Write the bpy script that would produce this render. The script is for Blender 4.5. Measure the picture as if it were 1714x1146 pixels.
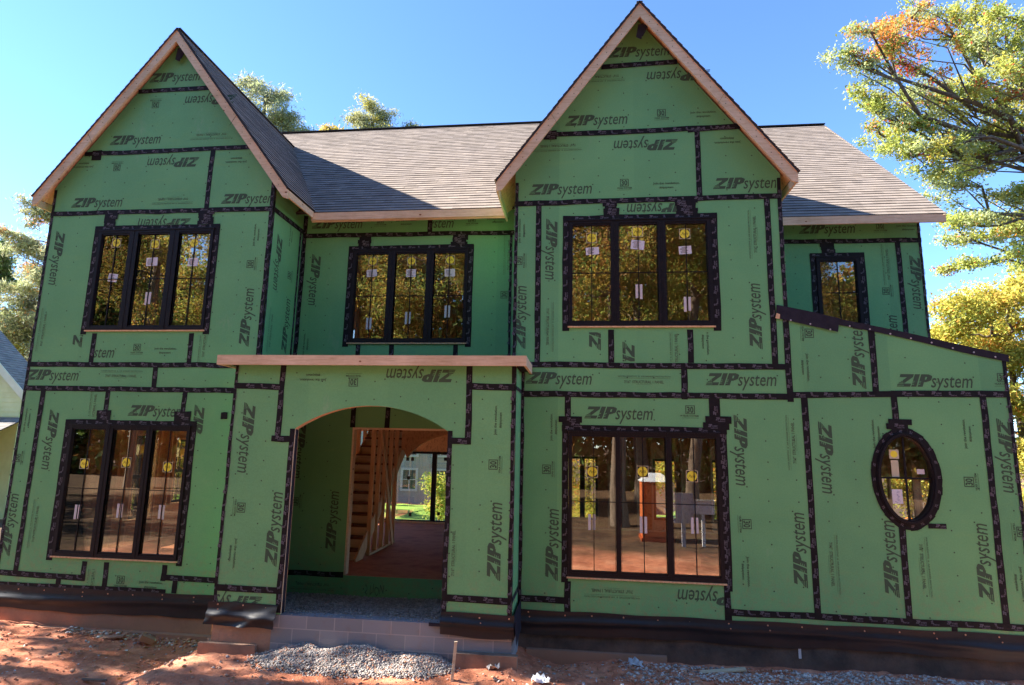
import bpy, math, random
import numpy as np
from mathutils import Vector, Matrix, Quaternion
from mathutils.geometry import tessellate_polygon
random.seed(7); rng = np.random.default_rng(7)
R = math.radians
SC = bpy.context.scene
for o in list(bpy.data.objects): bpy.data.objects.remove(o)
COL = SC.collection

# ------------------------------------------------------------------ camera
YAW, PITCH, ROLL = 0.117584, 0.167889, 0.020069
cam_d = bpy.data.cameras.new('camera'); cam = bpy.data.objects.new('camera', cam_d); COL.objects.link(cam)
cam_d.sensor_width = 36; cam_d.lens = 1002.39/1714*36; cam_d.clip_end = 2000; cam_d.clip_start = .05
_f = Vector((-math.sin(YAW)*math.cos(PITCH), math.cos(YAW)*math.cos(PITCH), math.sin(PITCH)))
_r = Vector((math.cos(YAW), math.sin(YAW), 0)); _u = _r.cross(_f)
_r2 = math.cos(ROLL)*_r+math.sin(ROLL)*_u; _u2 = -math.sin(ROLL)*_r+math.cos(ROLL)*_u
cam.matrix_world = Matrix(((_r2.x, _u2.x, -_f.x, 0), (_r2.y, _u2.y, -_f.y, -9.3536), (_r2.z, _u2.z, -_f.z, 3.0), (0, 0, 0, 1)))
SC.camera = cam

# ------------------------------------------------------------------ light
SUN = Vector((-.83, .02, .56)).normalized()
w = bpy.data.worlds.new('World'); SC.world = w; w.use_nodes = True
nt = w.node_tree; bg = nt.nodes['Background']; sky = nt.nodes.new('ShaderNodeTexSky')
sky.sky_type = 'NISHITA'; sky.sun_disc = False
sky.sun_elevation = math.asin(SUN.z); sky.sun_rotation = math.atan2(SUN.x, SUN.y) % (2*math.pi)
sky.altitude = 200; sky.air_density = .65; sky.dust_density = .0; sky.ozone_density = 4.5
hs_ = nt.nodes.new('ShaderNodeHueSaturation'); hs_.inputs['Saturation'].default_value = 1.05; nt.links.new(sky.outputs[0], hs_.inputs['Color']); nt.links.new(hs_.outputs[0], bg.inputs[0]); bg.inputs[1].default_value = .105
sl = bpy.data.lights.new('sun', 'SUN'); sl.energy = 5.0; sl.angle = R(.55); sl.color = (1, .93, .82)
so = bpy.data.objects.new('sun', sl); COL.objects.link(so); so.rotation_euler = (-SUN).to_track_quat('-Z', 'Y').to_euler()
SC.view_settings.view_transform = 'Standard'; SC.view_settings.look = 'None'; SC.view_settings.gamma = 1
SC.view_settings.exposure = 2.42
SC.render.engine = 'CYCLES'; SC.cycles.max_bounces = 8; SC.cycles.transparent_max_bounces = 16; SC.cycles.diffuse_bounces = 6

# ------------------------------------------------------------------ materials
def mat(name, base, rough=.8, spec=.3, metal=0):
    m = bpy.data.materials.new(name); m.use_nodes = True
    b = m.node_tree.nodes['Principled BSDF']; b.inputs['Base Color'].default_value = (*base, 1)
    b.inputs['Roughness'].default_value = rough; b.inputs['Specular IOR Level'].default_value = spec; b.inputs['Metallic'].default_value = metal
    return m
class G:
    """small helper for wiring nodes"""
    def __init__(s, m): s.m = m; s.t = m.node_tree; s.b = s.t.nodes['Principled BSDF']
    def n(s, kind, **kw):
        nd = s.t.nodes.new('ShaderNode'+kind)
        for k, v in kw.items():
            if k in nd.inputs: nd.inputs[k].default_value = v
            else: setattr(nd, k, v)
        return nd
    def l(s, a, b): s.t.links.new(a, b)
    def ramp(s, src, stops):
        r = s.n('ValToRGB'); e = r.color_ramp.elements
        while len(e) < len(stops): e.new(.5)
        for i, (p, c) in enumerate(stops): e[i].position = p; e[i].color = (*c, 1) if len(c) == 3 else c
        s.l(src, r.inputs[0]); return r.outputs[0]
    def coords(s, scale=(1, 1, 1), uv=False, rot=(0, 0, 0)):
        tc = s.n('TexCoord'); mp = s.n('Mapping'); mp.inputs['Scale'].default_value = scale; mp.inputs['Rotation'].default_value = rot
        s.l(tc.outputs['UV' if uv else 'Object'], mp.inputs[0]); return mp.outputs[0]
    def noise(s, co, scale, detail=5, rough=.55, dist=0):
        n = s.n('TexNoise'); n.inputs['Scale'].default_value = scale; n.inputs['Detail'].default_value = detail
        n.inputs['Roughness'].default_value = rough; n.inputs['Distortion'].default_value = dist; s.l(co, n.inputs[0]); return n.outputs[0]
    def mix(s, fac, a, b, mode='MIX'):
        x = s.n('Mix', data_type='RGBA', blend_type=mode)
        for sock, v in ((x.inputs[0], fac), (x.inputs[6], a), (x.inputs[7], b)):
            if hasattr(v, 'node'): s.l(v, sock)
            elif isinstance(v, (int, float)): sock.default_value = v
            else: sock.default_value = (*v, 1)
        return x.outputs[2]
    def bump(s, h, dist=.01, strength=.5):
        b = s.n('Bump'); b.inputs['Distance'].default_value = dist; b.inputs['Strength'].default_value = strength
        s.l(h, b.inputs['Height']); s.l(b.outputs[0], s.b.inputs['Normal'])
    def base(s, c): s.l(c, s.b.inputs['Base Color'])

M = {}
def m_noise(name, stops, scale, sc=(1, 1, 1), rough=.8, spec=.3, bump=0, detail=6, uv=False, bscale=None, dist=0):
    m = mat(name, stops[0][1], rough, spec); g = G(m); co = g.coords(sc, uv); n = g.noise(co, scale, detail, .6, dist)
    g.base(g.ramp(n, stops))
    if bump: g.bump(g.noise(co, bscale or scale*3, 4), bump, .6)
    M[name] = m; return m

# green coated sheathing: faint mottling, flakes under the coating, handling smears
m = mat('green', (.1, .25, .1), .62, .25); g = G(m); co = g.coords()
a = g.ramp(g.noise(co, 1.1, 4), [(.3, (.122, .345, .152)), (.7, (.148, .392, .170))])
fl = g.ramp(g.noise(g.coords((1, 1, 1)), 55, 2), [(.35, (.94, .94, .94)), (.65, (1.04, 1.04, 1.04))])
sm = g.ramp(g.noise(g.coords((.7, .7, 3)), 2.2, 6, .7), [(.55, (1, 1, 1)), (.75, (1.12, 1.02, .95))])
cc = g.mix(1, g.mix(1, a, fl, 'MULTIPLY'), sm, 'MULTIPLY')
snp = g.n('VectorMath', operation='SNAP'); snp.inputs[1].default_value = (1.22, 100, 100); mpp = g.n('Mapping'); mpp.inputs['Location'].default_value = (-.85, 0, 0); g.l(g.coords(), mpp.inputs[0]); g.l(mpp.outputs[0], snp.inputs[0]); wn = g.n('TexWhiteNoise'); g.l(snp.outputs[0], wn.inputs['Vector'])
cc = g.mix(1, cc, g.ramp(wn.outputs['Value'], [(0, (.93, .94, .96)), (1, (1.08, 1.06, 1.04))]), 'MULTIPLY')
# dusty scuffs and hand smears anywhere, clay splashed up from the ground
scf = g.ramp(g.noise(g.coords((1, 1, .35)), 3.1, 9, .78), [(.60, (0, 0, 0)), (.72, (.35, .35, .35))])
cc = g.mix(scf, cc, (.27, .38, .26))
sep = g.n('SeparateXYZ'); g.l(g.n('TexCoord').outputs['Object'], sep.inputs[0])
mr = g.n('MapRange'); mr.inputs['From Min'].default_value = 1.5; mr.inputs['From Max'].default_value = .45; mr.inputs['To Max'].default_value = .55; g.l(sep.outputs['Z'], mr.inputs[0])
spn = g.ramp(g.noise(co, 9, 8, .8), [(.48, (0, 0, 0)), (.66, (1, 1, 1))]); mu = g.n('Math', operation='MULTIPLY'); g.l(mr.outputs[0], mu.inputs[0]); g.l(spn, mu.inputs[1])
g.base(g.mix(mu.outputs[0], cc, (.30, .17, .10)))
rr = g.n('MapRange'); rr.inputs['To Min'].default_value = .42; rr.inputs['To Max'].default_value = .8; g.l(g.noise(g.coords((1, 1, .5)), 1.6, 6, .7), rr.inputs[0]); g.l(rr.outputs[0], g.b.inputs['Roughness'])
b1 = g.n('Bump'); b1.inputs['Distance'].default_value = .05; b1.inputs['Strength'].default_value = .25; g.l(g.noise(co, 1.3, 2), b1.inputs['Height'])
b2 = g.n('Bump'); b2.inputs['Distance'].default_value = .002; b2.inputs['Strength'].default_value = .4; g.l(g.noise(co, 70, 3), b2.inputs['Height']); g.l(b1.outputs[0], b2.inputs['Normal']); g.l(b2.outputs[0], g.b.inputs['Normal']); M['green'] = m
# black seam tape: slightly glossy, purple-black
m_noise('tape', [(.3, (.008, .0075, .009)), (.7, (.015, .014, .016))], 9, rough=.62, spec=.15, bump=.004, bscale=18)
M['tape_print'] = mat('tape_print', (.115, .11, .13), .7, .1)
M['ink'] = mat('ink', (.055, .095, .06), .7, .15)
M['ink_soft'] = mat('ink_soft', (.08, .15, .085), .7, .15)
m = mat('lumber', (.6, .44, .28), .8, .2); g = G(m)
gr_ = g.ramp(g.noise(g.coords((1.2, 14, 14)), 2.2, 6, .6, .6), [(.3, (.52, .40, .26)), (.55, (.66, .54, .38)), (.75, (.56, .44, .30))])
vo = g.n('TexVoronoi'); vo.inputs['Scale'].default_value = 2.6; g.l(g.coords((1, 1, 1.5)), vo.inputs[0]); kn = g.ramp(vo.outputs['Distance'], [(.045, (.25, .12, .06)), (.075, (1, 1, 1))])
dt = g.ramp(g.noise(g.coords(), 1.1, 6, .7), [(.35, (.82, .78, .72)), (.65, (1.08, 1.08, 1.08))])
g.base(g.mix(1, g.mix(1, gr_, kn, 'MULTIPLY'), dt, 'MULTIPLY')); g.bump(g.noise(g.coords((2, 20, 20)), 3, 4), .003, .5); M['lumber'] = m
m_noise('lumber_v', [(.25, (.42, .24, .12)), (.6, (.68, .46, .26)), (.8, (.5, .29, .14))], 3, (8, 8, .6), bump=.002)
m_noise('osb', [(.3, (.40, .22, .11)), (.5, (.64, .39, .20)), (.7, (.50, .28, .135))], 16, (1, 1, .55), bump=.002, detail=3)
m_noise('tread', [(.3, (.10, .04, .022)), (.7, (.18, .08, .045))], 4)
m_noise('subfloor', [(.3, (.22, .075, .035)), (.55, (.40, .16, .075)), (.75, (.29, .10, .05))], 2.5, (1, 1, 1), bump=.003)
m_noise('black_frame', [(.3, (.008, .007, .009)), (.7, (.013, .011, .014))], 20, rough=.5, spec=.2)
m_noise('membrane', [(.3, (.010, .010, .013)), (.7, (.016, .016, .02))], 6, rough=.40, spec=.35, bump=.003, bscale=7)
m_noise('flashing', [(.3, (.018, .016, .024)), (.7, (.03, .027, .038))], 8, rough=.7, spec=.12, bump=.003)
m_noise('nail', [(.3, (.45, .20, .12)), (.7, (.5, .32, .2))], 5, rough=.5)
m_noise('nail_cap', [(.3, (.35, .33, .34)), (.7, (.5, .48, .48))], 5, rough=.5)
# concrete stem wall, stained red by splashed clay
def concrete(name, light, dark, clay, z0, z1):
    m = mat(name, light, .9, .2); g = G(m); co = g.coords()
    c = g.ramp(g.noise(co, 3, 8, .7), [(.3, dark), (.7, light)])
    sep = g.n('SeparateXYZ'); g.l(g.n('TexCoord').outputs['Object'], sep.inputs[0])
    mr = g.n('MapRange'); mr.inputs['From Min'].default_value = z1; mr.inputs['From Max'].default_value = z0; g.l(sep.outputs['Z'], mr.inputs[0])
    ad = g.n('Math', operation='MULTIPLY_ADD'); g.l(g.noise(co, 2.2, 6, .7), ad.inputs[0]); ad.inputs[1].default_value = 1.1; ad.inputs[2].default_value = -.55
    a2 = g.n('Math', operation='ADD'); a2.use_clamp = True; g.l(ad.outputs[0], a2.inputs[0]); g.l(mr.outputs[0], a2.inputs[1])
    g.base(g.mix(a2.outputs[0], c, clay)); g.bump(g.noise(co, 30, 5), .006, .6); M[name] = m
concrete('stem', (.26, .20, .15), (.10, .08, .065), (.42, .20, .12), -.2, .35)
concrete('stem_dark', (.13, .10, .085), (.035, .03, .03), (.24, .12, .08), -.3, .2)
concrete('footing', (.34, .25, .19), (.2, .14, .11), (.38, .19, .12), -.1, .4)
m = mat('block', (.25, .25, .26), .9, .2); g = G(m)
br = g.n('TexBrick'); g.l(g.coords((1, 1, 1), uv=True), br.inputs[0])
for k, v in (('Scale', 1.0), ('Mortar Size', .007), ('Brick Width', .405), ('Row Height', .2), ('Bias', 0)): br.inputs[k].default_value = v
br.inputs['Color1'].default_value = (.19, .195, .21, 1); br.inputs['Color2'].default_value = (.27, .27, .285, 1); br.inputs['Mortar'].default_value = (.33, .31, .30, 1)
st = g.ramp(g.noise(g.coords(), 3.5, 8, .7), [(.55, (1, 1, 1)), (.76, (1.05, .84, .72))])
g.base(g.mix(1, br.outputs[0], st, 'MULTIPLY')); g.bump(g.noise(g.coords(), 60, 4), .004, .6); M['block'] = m
# shingles: brick tabs over UV, strong tone changes, granules
def shingle(name, c1, c2):
    m = mat(name, c1, .95, .15); g = G(m); uv = g.coords((1, 1, 1), uv=True)
    br = g.n('TexBrick'); g.l(uv, br.inputs[0]); br.offset = .37; br.squash = .8; br.squash_frequency = 3
    for k, v in (('Scale', 1.0), ('Mortar Size', .0), ('Brick Width', .21), ('Row Height', .14), ('Bias', .0)): br.inputs[k].default_value = v
    br.inputs['Color1'].default_value = (*c1, 1); br.inputs['Color2'].default_value = (*c2, 1)
    n = g.ramp(g.noise(uv, 1.4, 6, .7), [(.3, (.9, .9, .93)), (.7, (1.08, 1.06, 1.04))])
    n2 = g.ramp(g.noise(uv, 160, 2), [(.3, (.72, .72, .72)), (.7, (1.25, 1.25, 1.25))])
    n3 = g.ramp(g.noise(g.coords((2.6, 7.1, 1), uv=True), 1, 2), [(.4, (.95, .95, .96)), (.6, (1.05, 1.04, 1.03))])
    g.base(g.mix(1, g.mix(1, g.mix(1, br.outputs[0], n, 'MULTIPLY'), n2, 'MULTIPLY'), n3, 'MULTIPLY')); g.bump(g.noise(uv, 120, 2), .004, .7); M[name] = m
shingle('shingle', (.205, .172, .146), (.28, .236, .202))
shingle('shingle_grey', (.20, .185, .17), (.28, .26, .24))
m_noise('drip_edge', [(.3, (.02, .018, .018)), (.7, (.04, .035, .033))], 10, rough=.7)
# glass: clear pane that both shows the room and mirrors the woods, the amount following the viewing angle
m = mat('glass', (1, 1, 1)); t = m.node_tree; t.nodes.clear()
out = t.nodes.new('ShaderNodeOutputMaterial'); mx = t.nodes.new('ShaderNodeMixShader'); tr = t.nodes.new('ShaderNodeBsdfTransparent'); gl = t.nodes.new('ShaderNodeBsdfGlossy')
fr = t.nodes.new('ShaderNodeFresnel'); fr.inputs[0].default_value = 1.5; ma = t.nodes.new('ShaderNodeMath'); ma.operation = 'MULTIPLY_ADD'; ma.inputs[1].default_value = 1.6; ma.inputs[2].default_value = .085; ma.use_clamp = True
gl.inputs['Roughness'].default_value = .004; gl.inputs[0].default_value = (1, .97, .9, 1); tr.inputs[0].default_value = (.93, .91, .87, 1)
t.links.new(fr.outputs[0], ma.inputs[0]); t.links.new(ma.outputs[0], mx.inputs[0]); t.links.new(tr.outputs[0], mx.inputs[1]); t.links.new(gl.outputs[0], mx.inputs[2]); t.links.new(mx.outputs[0], out.inputs[0])
M['glass'] = m
M['yellow'] = mat('yellow', (.80, .74, .06), .55); M['sticker_black'] = mat('sticker_black', (.02, .02, .015), .5)
M['sticker_edge'] = mat('sticker_edge', (.55, .50, .30), .6); M['paper'] = mat('paper', (.62, .64, .68), .8); M['foam'] = mat('foam', (.55, .55, .56), .7)
M['cream'] = mat('cream', (.50, .48, .33), .8); M['pen'] = mat('pen', (.12, .13, .3), .7)
M['white'] = mat('white', (.5, .5, .53), .6); M['white_grey'] = mat('white_grey', (.24, .24, .28), .6)
m_noise('orange', [(.3, (.42, .10, .03)), (.7, (.52, .14, .045))], 4, rough=.45)
m_noise('orange_dark', [(.3, (.30, .05, .01)), (.7, (.36, .07, .02))], 4, rough=.5)
m_noise('loo_roof', [(.3, (.5, .52, .56)), (.7, (.62, .64, .68))], 4, rough=.5)
m_noise('siding', [(.3, (.55, .58, .30)), (.7, (.66, .68, .40))], 2)
m_noise('siding_grey', [(.3, (.27, .28, .29)), (.7, (.36, .36, .36))], 2)
m_noise('trim', [(.3, (.62, .62, .48)), (.7, (.72, .72, .58))], 2)
m_noise('window_dark', [(.3, (.05, .06, .07)), (.7, (.09, .10, .11))], 2, rough=.15, spec=.7)
m_noise('bark', [(.3, (.05, .035, .026)), (.6, (.16, .12, .09)), (.8, (.09, .065, .05))], 7, (1, 1, .25), rough=.95, bump=.03, bscale=9)
m_noise('gravel', [(.25, (.17, .145, .135)), (.5, (.31, .275, .255)), (.75, (.48, .43, .385))], 14, rough=.9, detail=1)
m_noise('rubble_red', [(.3, (.34, .15, .09)), (.7, (.55, .30, .20))], 9, rough=.9)
m_noise('rubble_pale', [(.3, (.42, .36, .33)), (.7, (.70, .64, .59))], 9, rough=.9)
m_noise('dead_leaf', [(.3, (.16, .08, .035)), (.7, (.38, .22, .10))], 11, rough=.8)
m_noise('grass_green', [(.3, (.12, .24, .03)), (.7, (.26, .42, .06))], 3, rough=.9)
def leaf(name, c, v=.25):
    m = mat(name, c, .6, .25); g = G(m); n = g.noise(g.coords(), 1.7, 3)
    col = g.ramp(n, [(.3, tuple(x*(1-v) for x in c)), (.7, tuple(x*(1+v) for x in c))])
    g.base(col); tl = g.n('BsdfTranslucent'); g.l(col, tl.inputs[0]); mx = g.n('MixShader'); mx.inputs[0].default_value = .48
    g.l(g.b.outputs[0], mx.inputs[1]); g.l(tl.outputs[0], mx.inputs[2]); g.l(mx.outputs[0], g.t.nodes['Material Output'].inputs[0]); M[name] = m
leaf('leaf_olive', (.36, .40, .08)); leaf('leaf_green', (.14, .21, .05)); leaf('leaf_yellow', (.50, .44, .08)); leaf('leaf_orange', (.62, .24, .05))
leaf('leaf_red', (.62, .10, .05)); leaf('leaf_grey', (.38, .42, .20)); leaf('leaf_gold', (.50, .36, .08)); leaf('leaf_brown', (.30, .16, .05)); leaf('needle', (.22, .24, .11)); leaf('needle_pale', (.36, .36, .20))
# red clay, drying paler in patches, leaf litter farther off
m = mat('clay', (.3, .1, .05), .95, .15); g = G(m); co = g.coords()
c1 = g.ramp(g.noise(co, .9, 9, .65), [(.28, (.36, .115, .06)), (.5, (.56, .215, .12)), (.72, (.72, .36, .22))])
c2 = g.ramp(g.noise(co, 7, 6, .7), [(.3, (.62, .55, .52)), (.62, (1.2, 1.2, 1.2))])
cc = g.mix(1, c1, c2, 'MULTIPLY')
lit = g.ramp(g.noise(co, 1.2, 8, .75), [(.35, (.035, .02, .012)), (.55, (.10, .06, .035)), (.68, (.06, .06, .02)), (.8, (.14, .09, .05))])
sep = g.n('SeparateXYZ'); g.l(g.n('TexCoord').outputs['Object'], sep.inputs[0])
ln = g.n('VectorMath', operation='LENGTH'); mp2 = g.n('Mapping'); mp2.inputs['Location'].default_value = (2, 1.5, 0); mp2.inputs['Scale'].default_value = (.75, 1, 0)
g.l(g.n('TexCoord').outputs['Object'], mp2.inputs[0]); g.l(mp2.outputs[0], ln.inputs[0])
nz = g.n('Math', operation='MULTIPLY_ADD'); g.l(g.noise(co, .35, 5), nz.inputs[0]); nz.inputs[1].default_value = 7; g.l(ln.outputs['Value'], nz.inputs[2])
mr = g.n('MapRange'); mr.inputs['From Min'].default_value = 10.5; mr.inputs['From Max'].default_value = 13.5; g.l(nz.outputs[0], mr.inputs[0])
g.base(g.mix(mr.outputs[0], cc, lit)); g.bump(g.noise(co, 22, 8, .75), .03, .8); M['clay'] = m

# ------------------------------------------------------------------ mesh helpers
class MB:
    def __init__(s, *mats): s.v = []; s.f = []; s.mi = []; s.uv = []; s.mats = list(mats)
    def slot(s, name):
        if name not in s.mats: s.mats.append(name)
        return s.mats.index(name)
    def poly(s, pts, m=None, uv=None):
        n = len(s.v); s.v += [tuple(p) for p in pts]; s.f.append(tuple(range(n, n+len(pts)))); s.mi.append(0 if m is None else s.slot(m))
        s.uv += (uv or [(p[0], p[2]) for p in pts])
    def box(s, x0, x1, y0, y1, z0, z1, m=None):
        a = [(x, y, z) for z in (z0, z1) for y in (y0, y1) for x in (x0, x1)]
        for q in ((0, 2, 3, 1), (4, 5, 7, 6), (0, 1, 5, 4), (2, 6, 7, 3), (0, 4, 6, 2), (1, 3, 7, 5)):
            uv = [(a[i][0]+a[i][1], a[i][2]) for i in q] if q not in ((0, 2, 3, 1), (4, 5, 7, 6)) else [(a[i][0], a[i][1]) for i in q]
            s.poly([a[i] for i in q], m, uv)
    def bar(s, p, q, w_, h, m=None, up=(0, 0, 1)):
        p, q = Vector(p), Vector(q); d = (q-p).normalized(); u = Vector(up); sd = d.cross(u).normalized(); u = sd.cross(d)
        a = [e+sd*sx*w_/2+u*sz*h/2 for e in (p, q) for sx, sz in ((-1, -1), (1, -1), (1, 1), (-1, 1))]
        for k in ((0, 1, 2, 3), (7, 6, 5, 4), (0, 4, 5, 1), (1, 5, 6, 2), (2, 6, 7, 3), (3, 7, 4, 0)): s.poly([a[i] for i in k], m)
    def prism(s, pts, y0, y1, m=None, side=None, back=None):
        """outline in (x,z), optionally [outer, hole, ...], extruded from y0 (front) to y1"""
        loops = pts if isinstance(pts[0][0], (tuple, list)) else [pts]
        vl = [[Vector((x, z, 0)) for x, z in L_] for L_ in loops]; flat = [v for L_ in vl for v in L_]
        for t_ in tessellate_polygon(vl):
            p = [flat[i] for i in t_]
            if (p[1]-p[0]).cross(p[2]-p[0]).z < 0: p.reverse()
            s.poly([(q.x, y0, q.y) for q in p], m); s.poly([(q.x, y1, q.y) for q in reversed(p)], back or m)
        for L_ in loops:
            n = len(L_)
            for i in range(n):
                (a, b), (c, d) = L_[i], L_[(i+1) % n]; s.poly([(a, y0, b), (c, y0, d), (c, y1, d), (a, y1, b)], side or m)
    def tube(s, pts, rad, seg=7, m=None):
        n0 = len(s.v); k = len(pts); up = Vector((.31, .2, .93))
        for i, p in enumerate(pts):
            d = (Vector(pts[min(i+1, k-1)])-Vector(pts[max(i-1, 0)])).normalized(); a = d.cross(up)
            if a.length < .05: a = d.cross(Vector((1, 0, 0)))
            a.normalize(); b = d.cross(a)
            for j in range(seg):
                t_ = 2*math.pi*j/seg; q = Vector(p)+(a*math.cos(t_)+b*math.sin(t_))*rad[i]; s.v.append(tuple(q)); 
        mi = 0 if m is None else s.slot(m)
        for i in range(k-1):
            for j in range(seg):
                j2 = (j+1) % seg; q = (n0+i*seg+j, n0+i*seg+j2, n0+(i+1)*seg+j2, n0+(i+1)*seg+j); s.f.append(q); s.mi.append(mi); s.uv += [(0, 0)]*4
    def build(s, name, parent=None, smooth=False):
        me = bpy.data.meshes.new(name); me.from_pydata(s.v, [], s.f); me.polygons.foreach_set('material_index', s.mi)
        for k in s.mats: me.materials.append(M[k])
        u = me.uv_layers.new(name='UVMap'); u.data.foreach_set('uv', np.array(s.uv, dtype=np.float32).ravel())
        if smooth: me.polygons.foreach_set('use_smooth', [True]*len(me.polygons))
        o = bpy.data.objects.new(name, me); COL.objects.link(o); o.parent = parent; return o
def np_mesh(name, V, F, mi, mats, parent=None, smooth=False, k=4):
    me = bpy.data.meshes.new(name); V = np.ascontiguousarray(V, np.float32); F = np.ascontiguousarray(F, np.int32)
    me.vertices.add(len(V)); me.vertices.foreach_set('co', V.ravel()); me.loops.add(F.size); me.loops.foreach_set('vertex_index', F.ravel())
    me.polygons.add(len(F)); me.polygons.foreach_set('loop_start', np.arange(0, F.size, k, dtype=np.int32)); me.polygons.foreach_set('loop_total', np.full(len(F), k, np.int32))
    me.polygons.foreach_set('material_index', np.asarray(mi, np.int32)); me.update(calc_edges=True)
    if smooth: me.polygons.foreach_set('use_smooth', np.ones(len(F), bool))
    for q in mats: me.materials.append(M[q])
    o = bpy.data.objects.new(name, me); COL.objects.link(o); o.parent = parent; return o
def tag(o, label=None, cat=None, group=None, kind=None):
    for k, v in (('label', label), ('category', cat), ('group', group), ('kind', kind)):
        if v: o[k] = v
    return o
def empty(name, loc=(0, 0, 0)):
    o = bpy.data.objects.new(name, None); COL.objects.link(o); o.location = loc; o.empty_display_size = .3; return o

# text templates -> 2D polygons
_txt = {}
def text_polys(s_, shear=0, off=0, space=1, res=2):
    key = (s_, shear, off, space)
    if key not in _txt:
        c = bpy.data.curves.new('t', 'FONT'); c.body = s_; c.shear = shear; c.offset = off; c.resolution_u = res; c.space_character = space
        o = bpy.data.objects.new('t', c); me = o.to_mesh(); P = []
        vs = [(v.co.x, v.co.y) for v in me.vertices]
        for p in me.polygons: P.append([vs[i] for i in p.vertices])
        xs = [v[0] for v in vs]; x0, x1 = min(xs), max(xs)
        P = [[((x-x0)/(x1-x0), y) for x, y in q] for q in P]; o.to_mesh_clear(); bpy.data.objects.remove(o); bpy.data.curves.remove(c)
        _txt[key] = (P, x1-x0)
    return _txt[key]
def put_text(P, s_, x, y, w_, h=None, **kw):
    """append text polygons with lower left (x,y), width w_, cap height h"""
    q, nat = text_polys(s_, **kw); sy = (h/.69) if h else w_/nat
    for f in q: P.append([(x+a*w_, y+b*sy) for a, b in f])
def rows_logo():
    P = []; N = 24; rows = [i/N for i in range(N+1)]
    for i in range(N):
        y0, y1 = rows[i], rows[i+1]; y = (y0+y1)/2
        zl, zr = (0, 1) if (y > .77 or y < .23) else (.58*(y-.23)/.54, .44+.56*(y-.23)/.54)
        sp = [[zl, zr], [1.08, 1.46]]
        if y < .38: sp.append([1.55, 1.93])
        else:
            r_ = 2.42-.35*(max(0, abs(y-.69)-.12)/.19)**2
            sp += [[1.55, 1.93], [2.05, r_]] if .58 < y < .8 else [[1.55, r_]]
        if i in (2, 5, 8, 11, 14, 17):    # the speed lines that break up the left edge of the letters
            cut = .55-.02*i
            sp = [[max(a, cut), b] for a, b in sp if b > cut]; y1 -= 0; y0 += (y1-y0)*.0
        if i in (4, 7, 10): sp = [[a+(.16 if a > 1 else 0), b] for a, b in sp]
        for a, b in sp: P.append([(a+.36*y0, y0), (b+.36*y0, y0), (b+.36*y1, y1), (a+.36*y1, y1)])
    return P
_logo = None
def stamp(kind):
    """printed mark centred on (0,0), reading left to right"""
    global _logo
    P = []
    if kind == 'Z':
        if _logo is None:
            L_ = []
            for q in rows_logo(): L_.append([(a*.183-.53, b*.185-.08) for a, b in q])
            put_text(L_, 'system', -.06, -.085, .565, .205, shear=.25, off=.006)
            L_.append([(.51, .06), (.53, .06), (.53, .08), (.51, .08)]); _logo = L_
        return _logo, 'ink'
    if kind == '3':
        for a, b, c, d in ((-.07, -.02, -.058, .11), (.058, -.02, .07, .11), (-.058, -.02, .058, -.01), (-.058, .1, .058, .11)): P.append([(a, b), (c, b), (c, d), (a, d)])
        put_text(P, '30', -.048, 0, .096, .088, off=.03); put_text(P, 'YEAR SYSTEM', -.12, -.06, .24, .026, off=.02)
        P.append([(-.12, -.082), (.12, -.082), (.12, -.078), (-.12, -.078)]); return P, 'ink'
    if kind == 'J':
        put_text(P, 'Join the revolution.', -.21, .02, .42, .036, off=.02); put_text(P, '#zipsystem', -.11, -.05, .22, .034, off=.02); return P, 'ink'
    if kind == 'S':
        put_text(P, 'WATER-RESISTIVE  &  AIR BARRIER PROTECTION', -.4, .045, .8, .022, off=.01)
        P.append([(-.4, .026), (.4, .026), (.4, .029), (-.4, .029)]); put_text(P, '7/16"  STRUCTURAL 1 PANEL', -.3, -.05, .6, .042, off=.03)
        P.append([(-.12, -.07), (.12, -.07), (.12, -.067), (-.12, -.067)]); return P, 'ink_soft'
def clip(poly, ax, s_, val):
    out = []; n = len(poly); ins = lambda p: (p[ax]-val)*s_ >= 0
    for i in range(n):
        a, b = poly[i], poly[(i+1) % n]; ia, ib = ins(a), ins(b)
        if ia: out.append(a)
        if ia != ib:
            t_ = (val-a[ax])/(b[ax]-a[ax]); out.append((a[0]+(b[0]-a[0])*t_, a[1]+(b[1]-a[1])*t_))
    return out
class Face:
    """a wall face: maps (x,z) on it to the world; side=True is a wall looking along +X where x means Y"""
    def __init__(s, pos, side=False, holes=(), bounds=None): s.pos = pos; s.side = side; s.holes = holes
    def p(s, x, z, off): return (s.pos+off, x, z) if s.side else (x, s.pos-off, z)
def add_print(mb, F, kind, x, z, rot, cl=None):
    P, mk = stamp(kind); c, s_ = round(math.cos(R(rot))), round(math.sin(R(rot)))
    jr = random.uniform(-.006, .006)
    for q in P:
        q = [(a-b*jr, b+a*jr) for a, b in q]; q = [(x+a*c-b*s_, z+a*s_+b*c) for a, b in q]
        for op, val in (cl or []): 
            if q: q = clip(q, 0 if op[0] == 'x' else 1, 1 if op[1] == '>' else -1, val)
        if len(q) > 2: mb.poly([F.p(a, b, .0025) for a, b in q], mk)
_tapen = [0]
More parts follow.
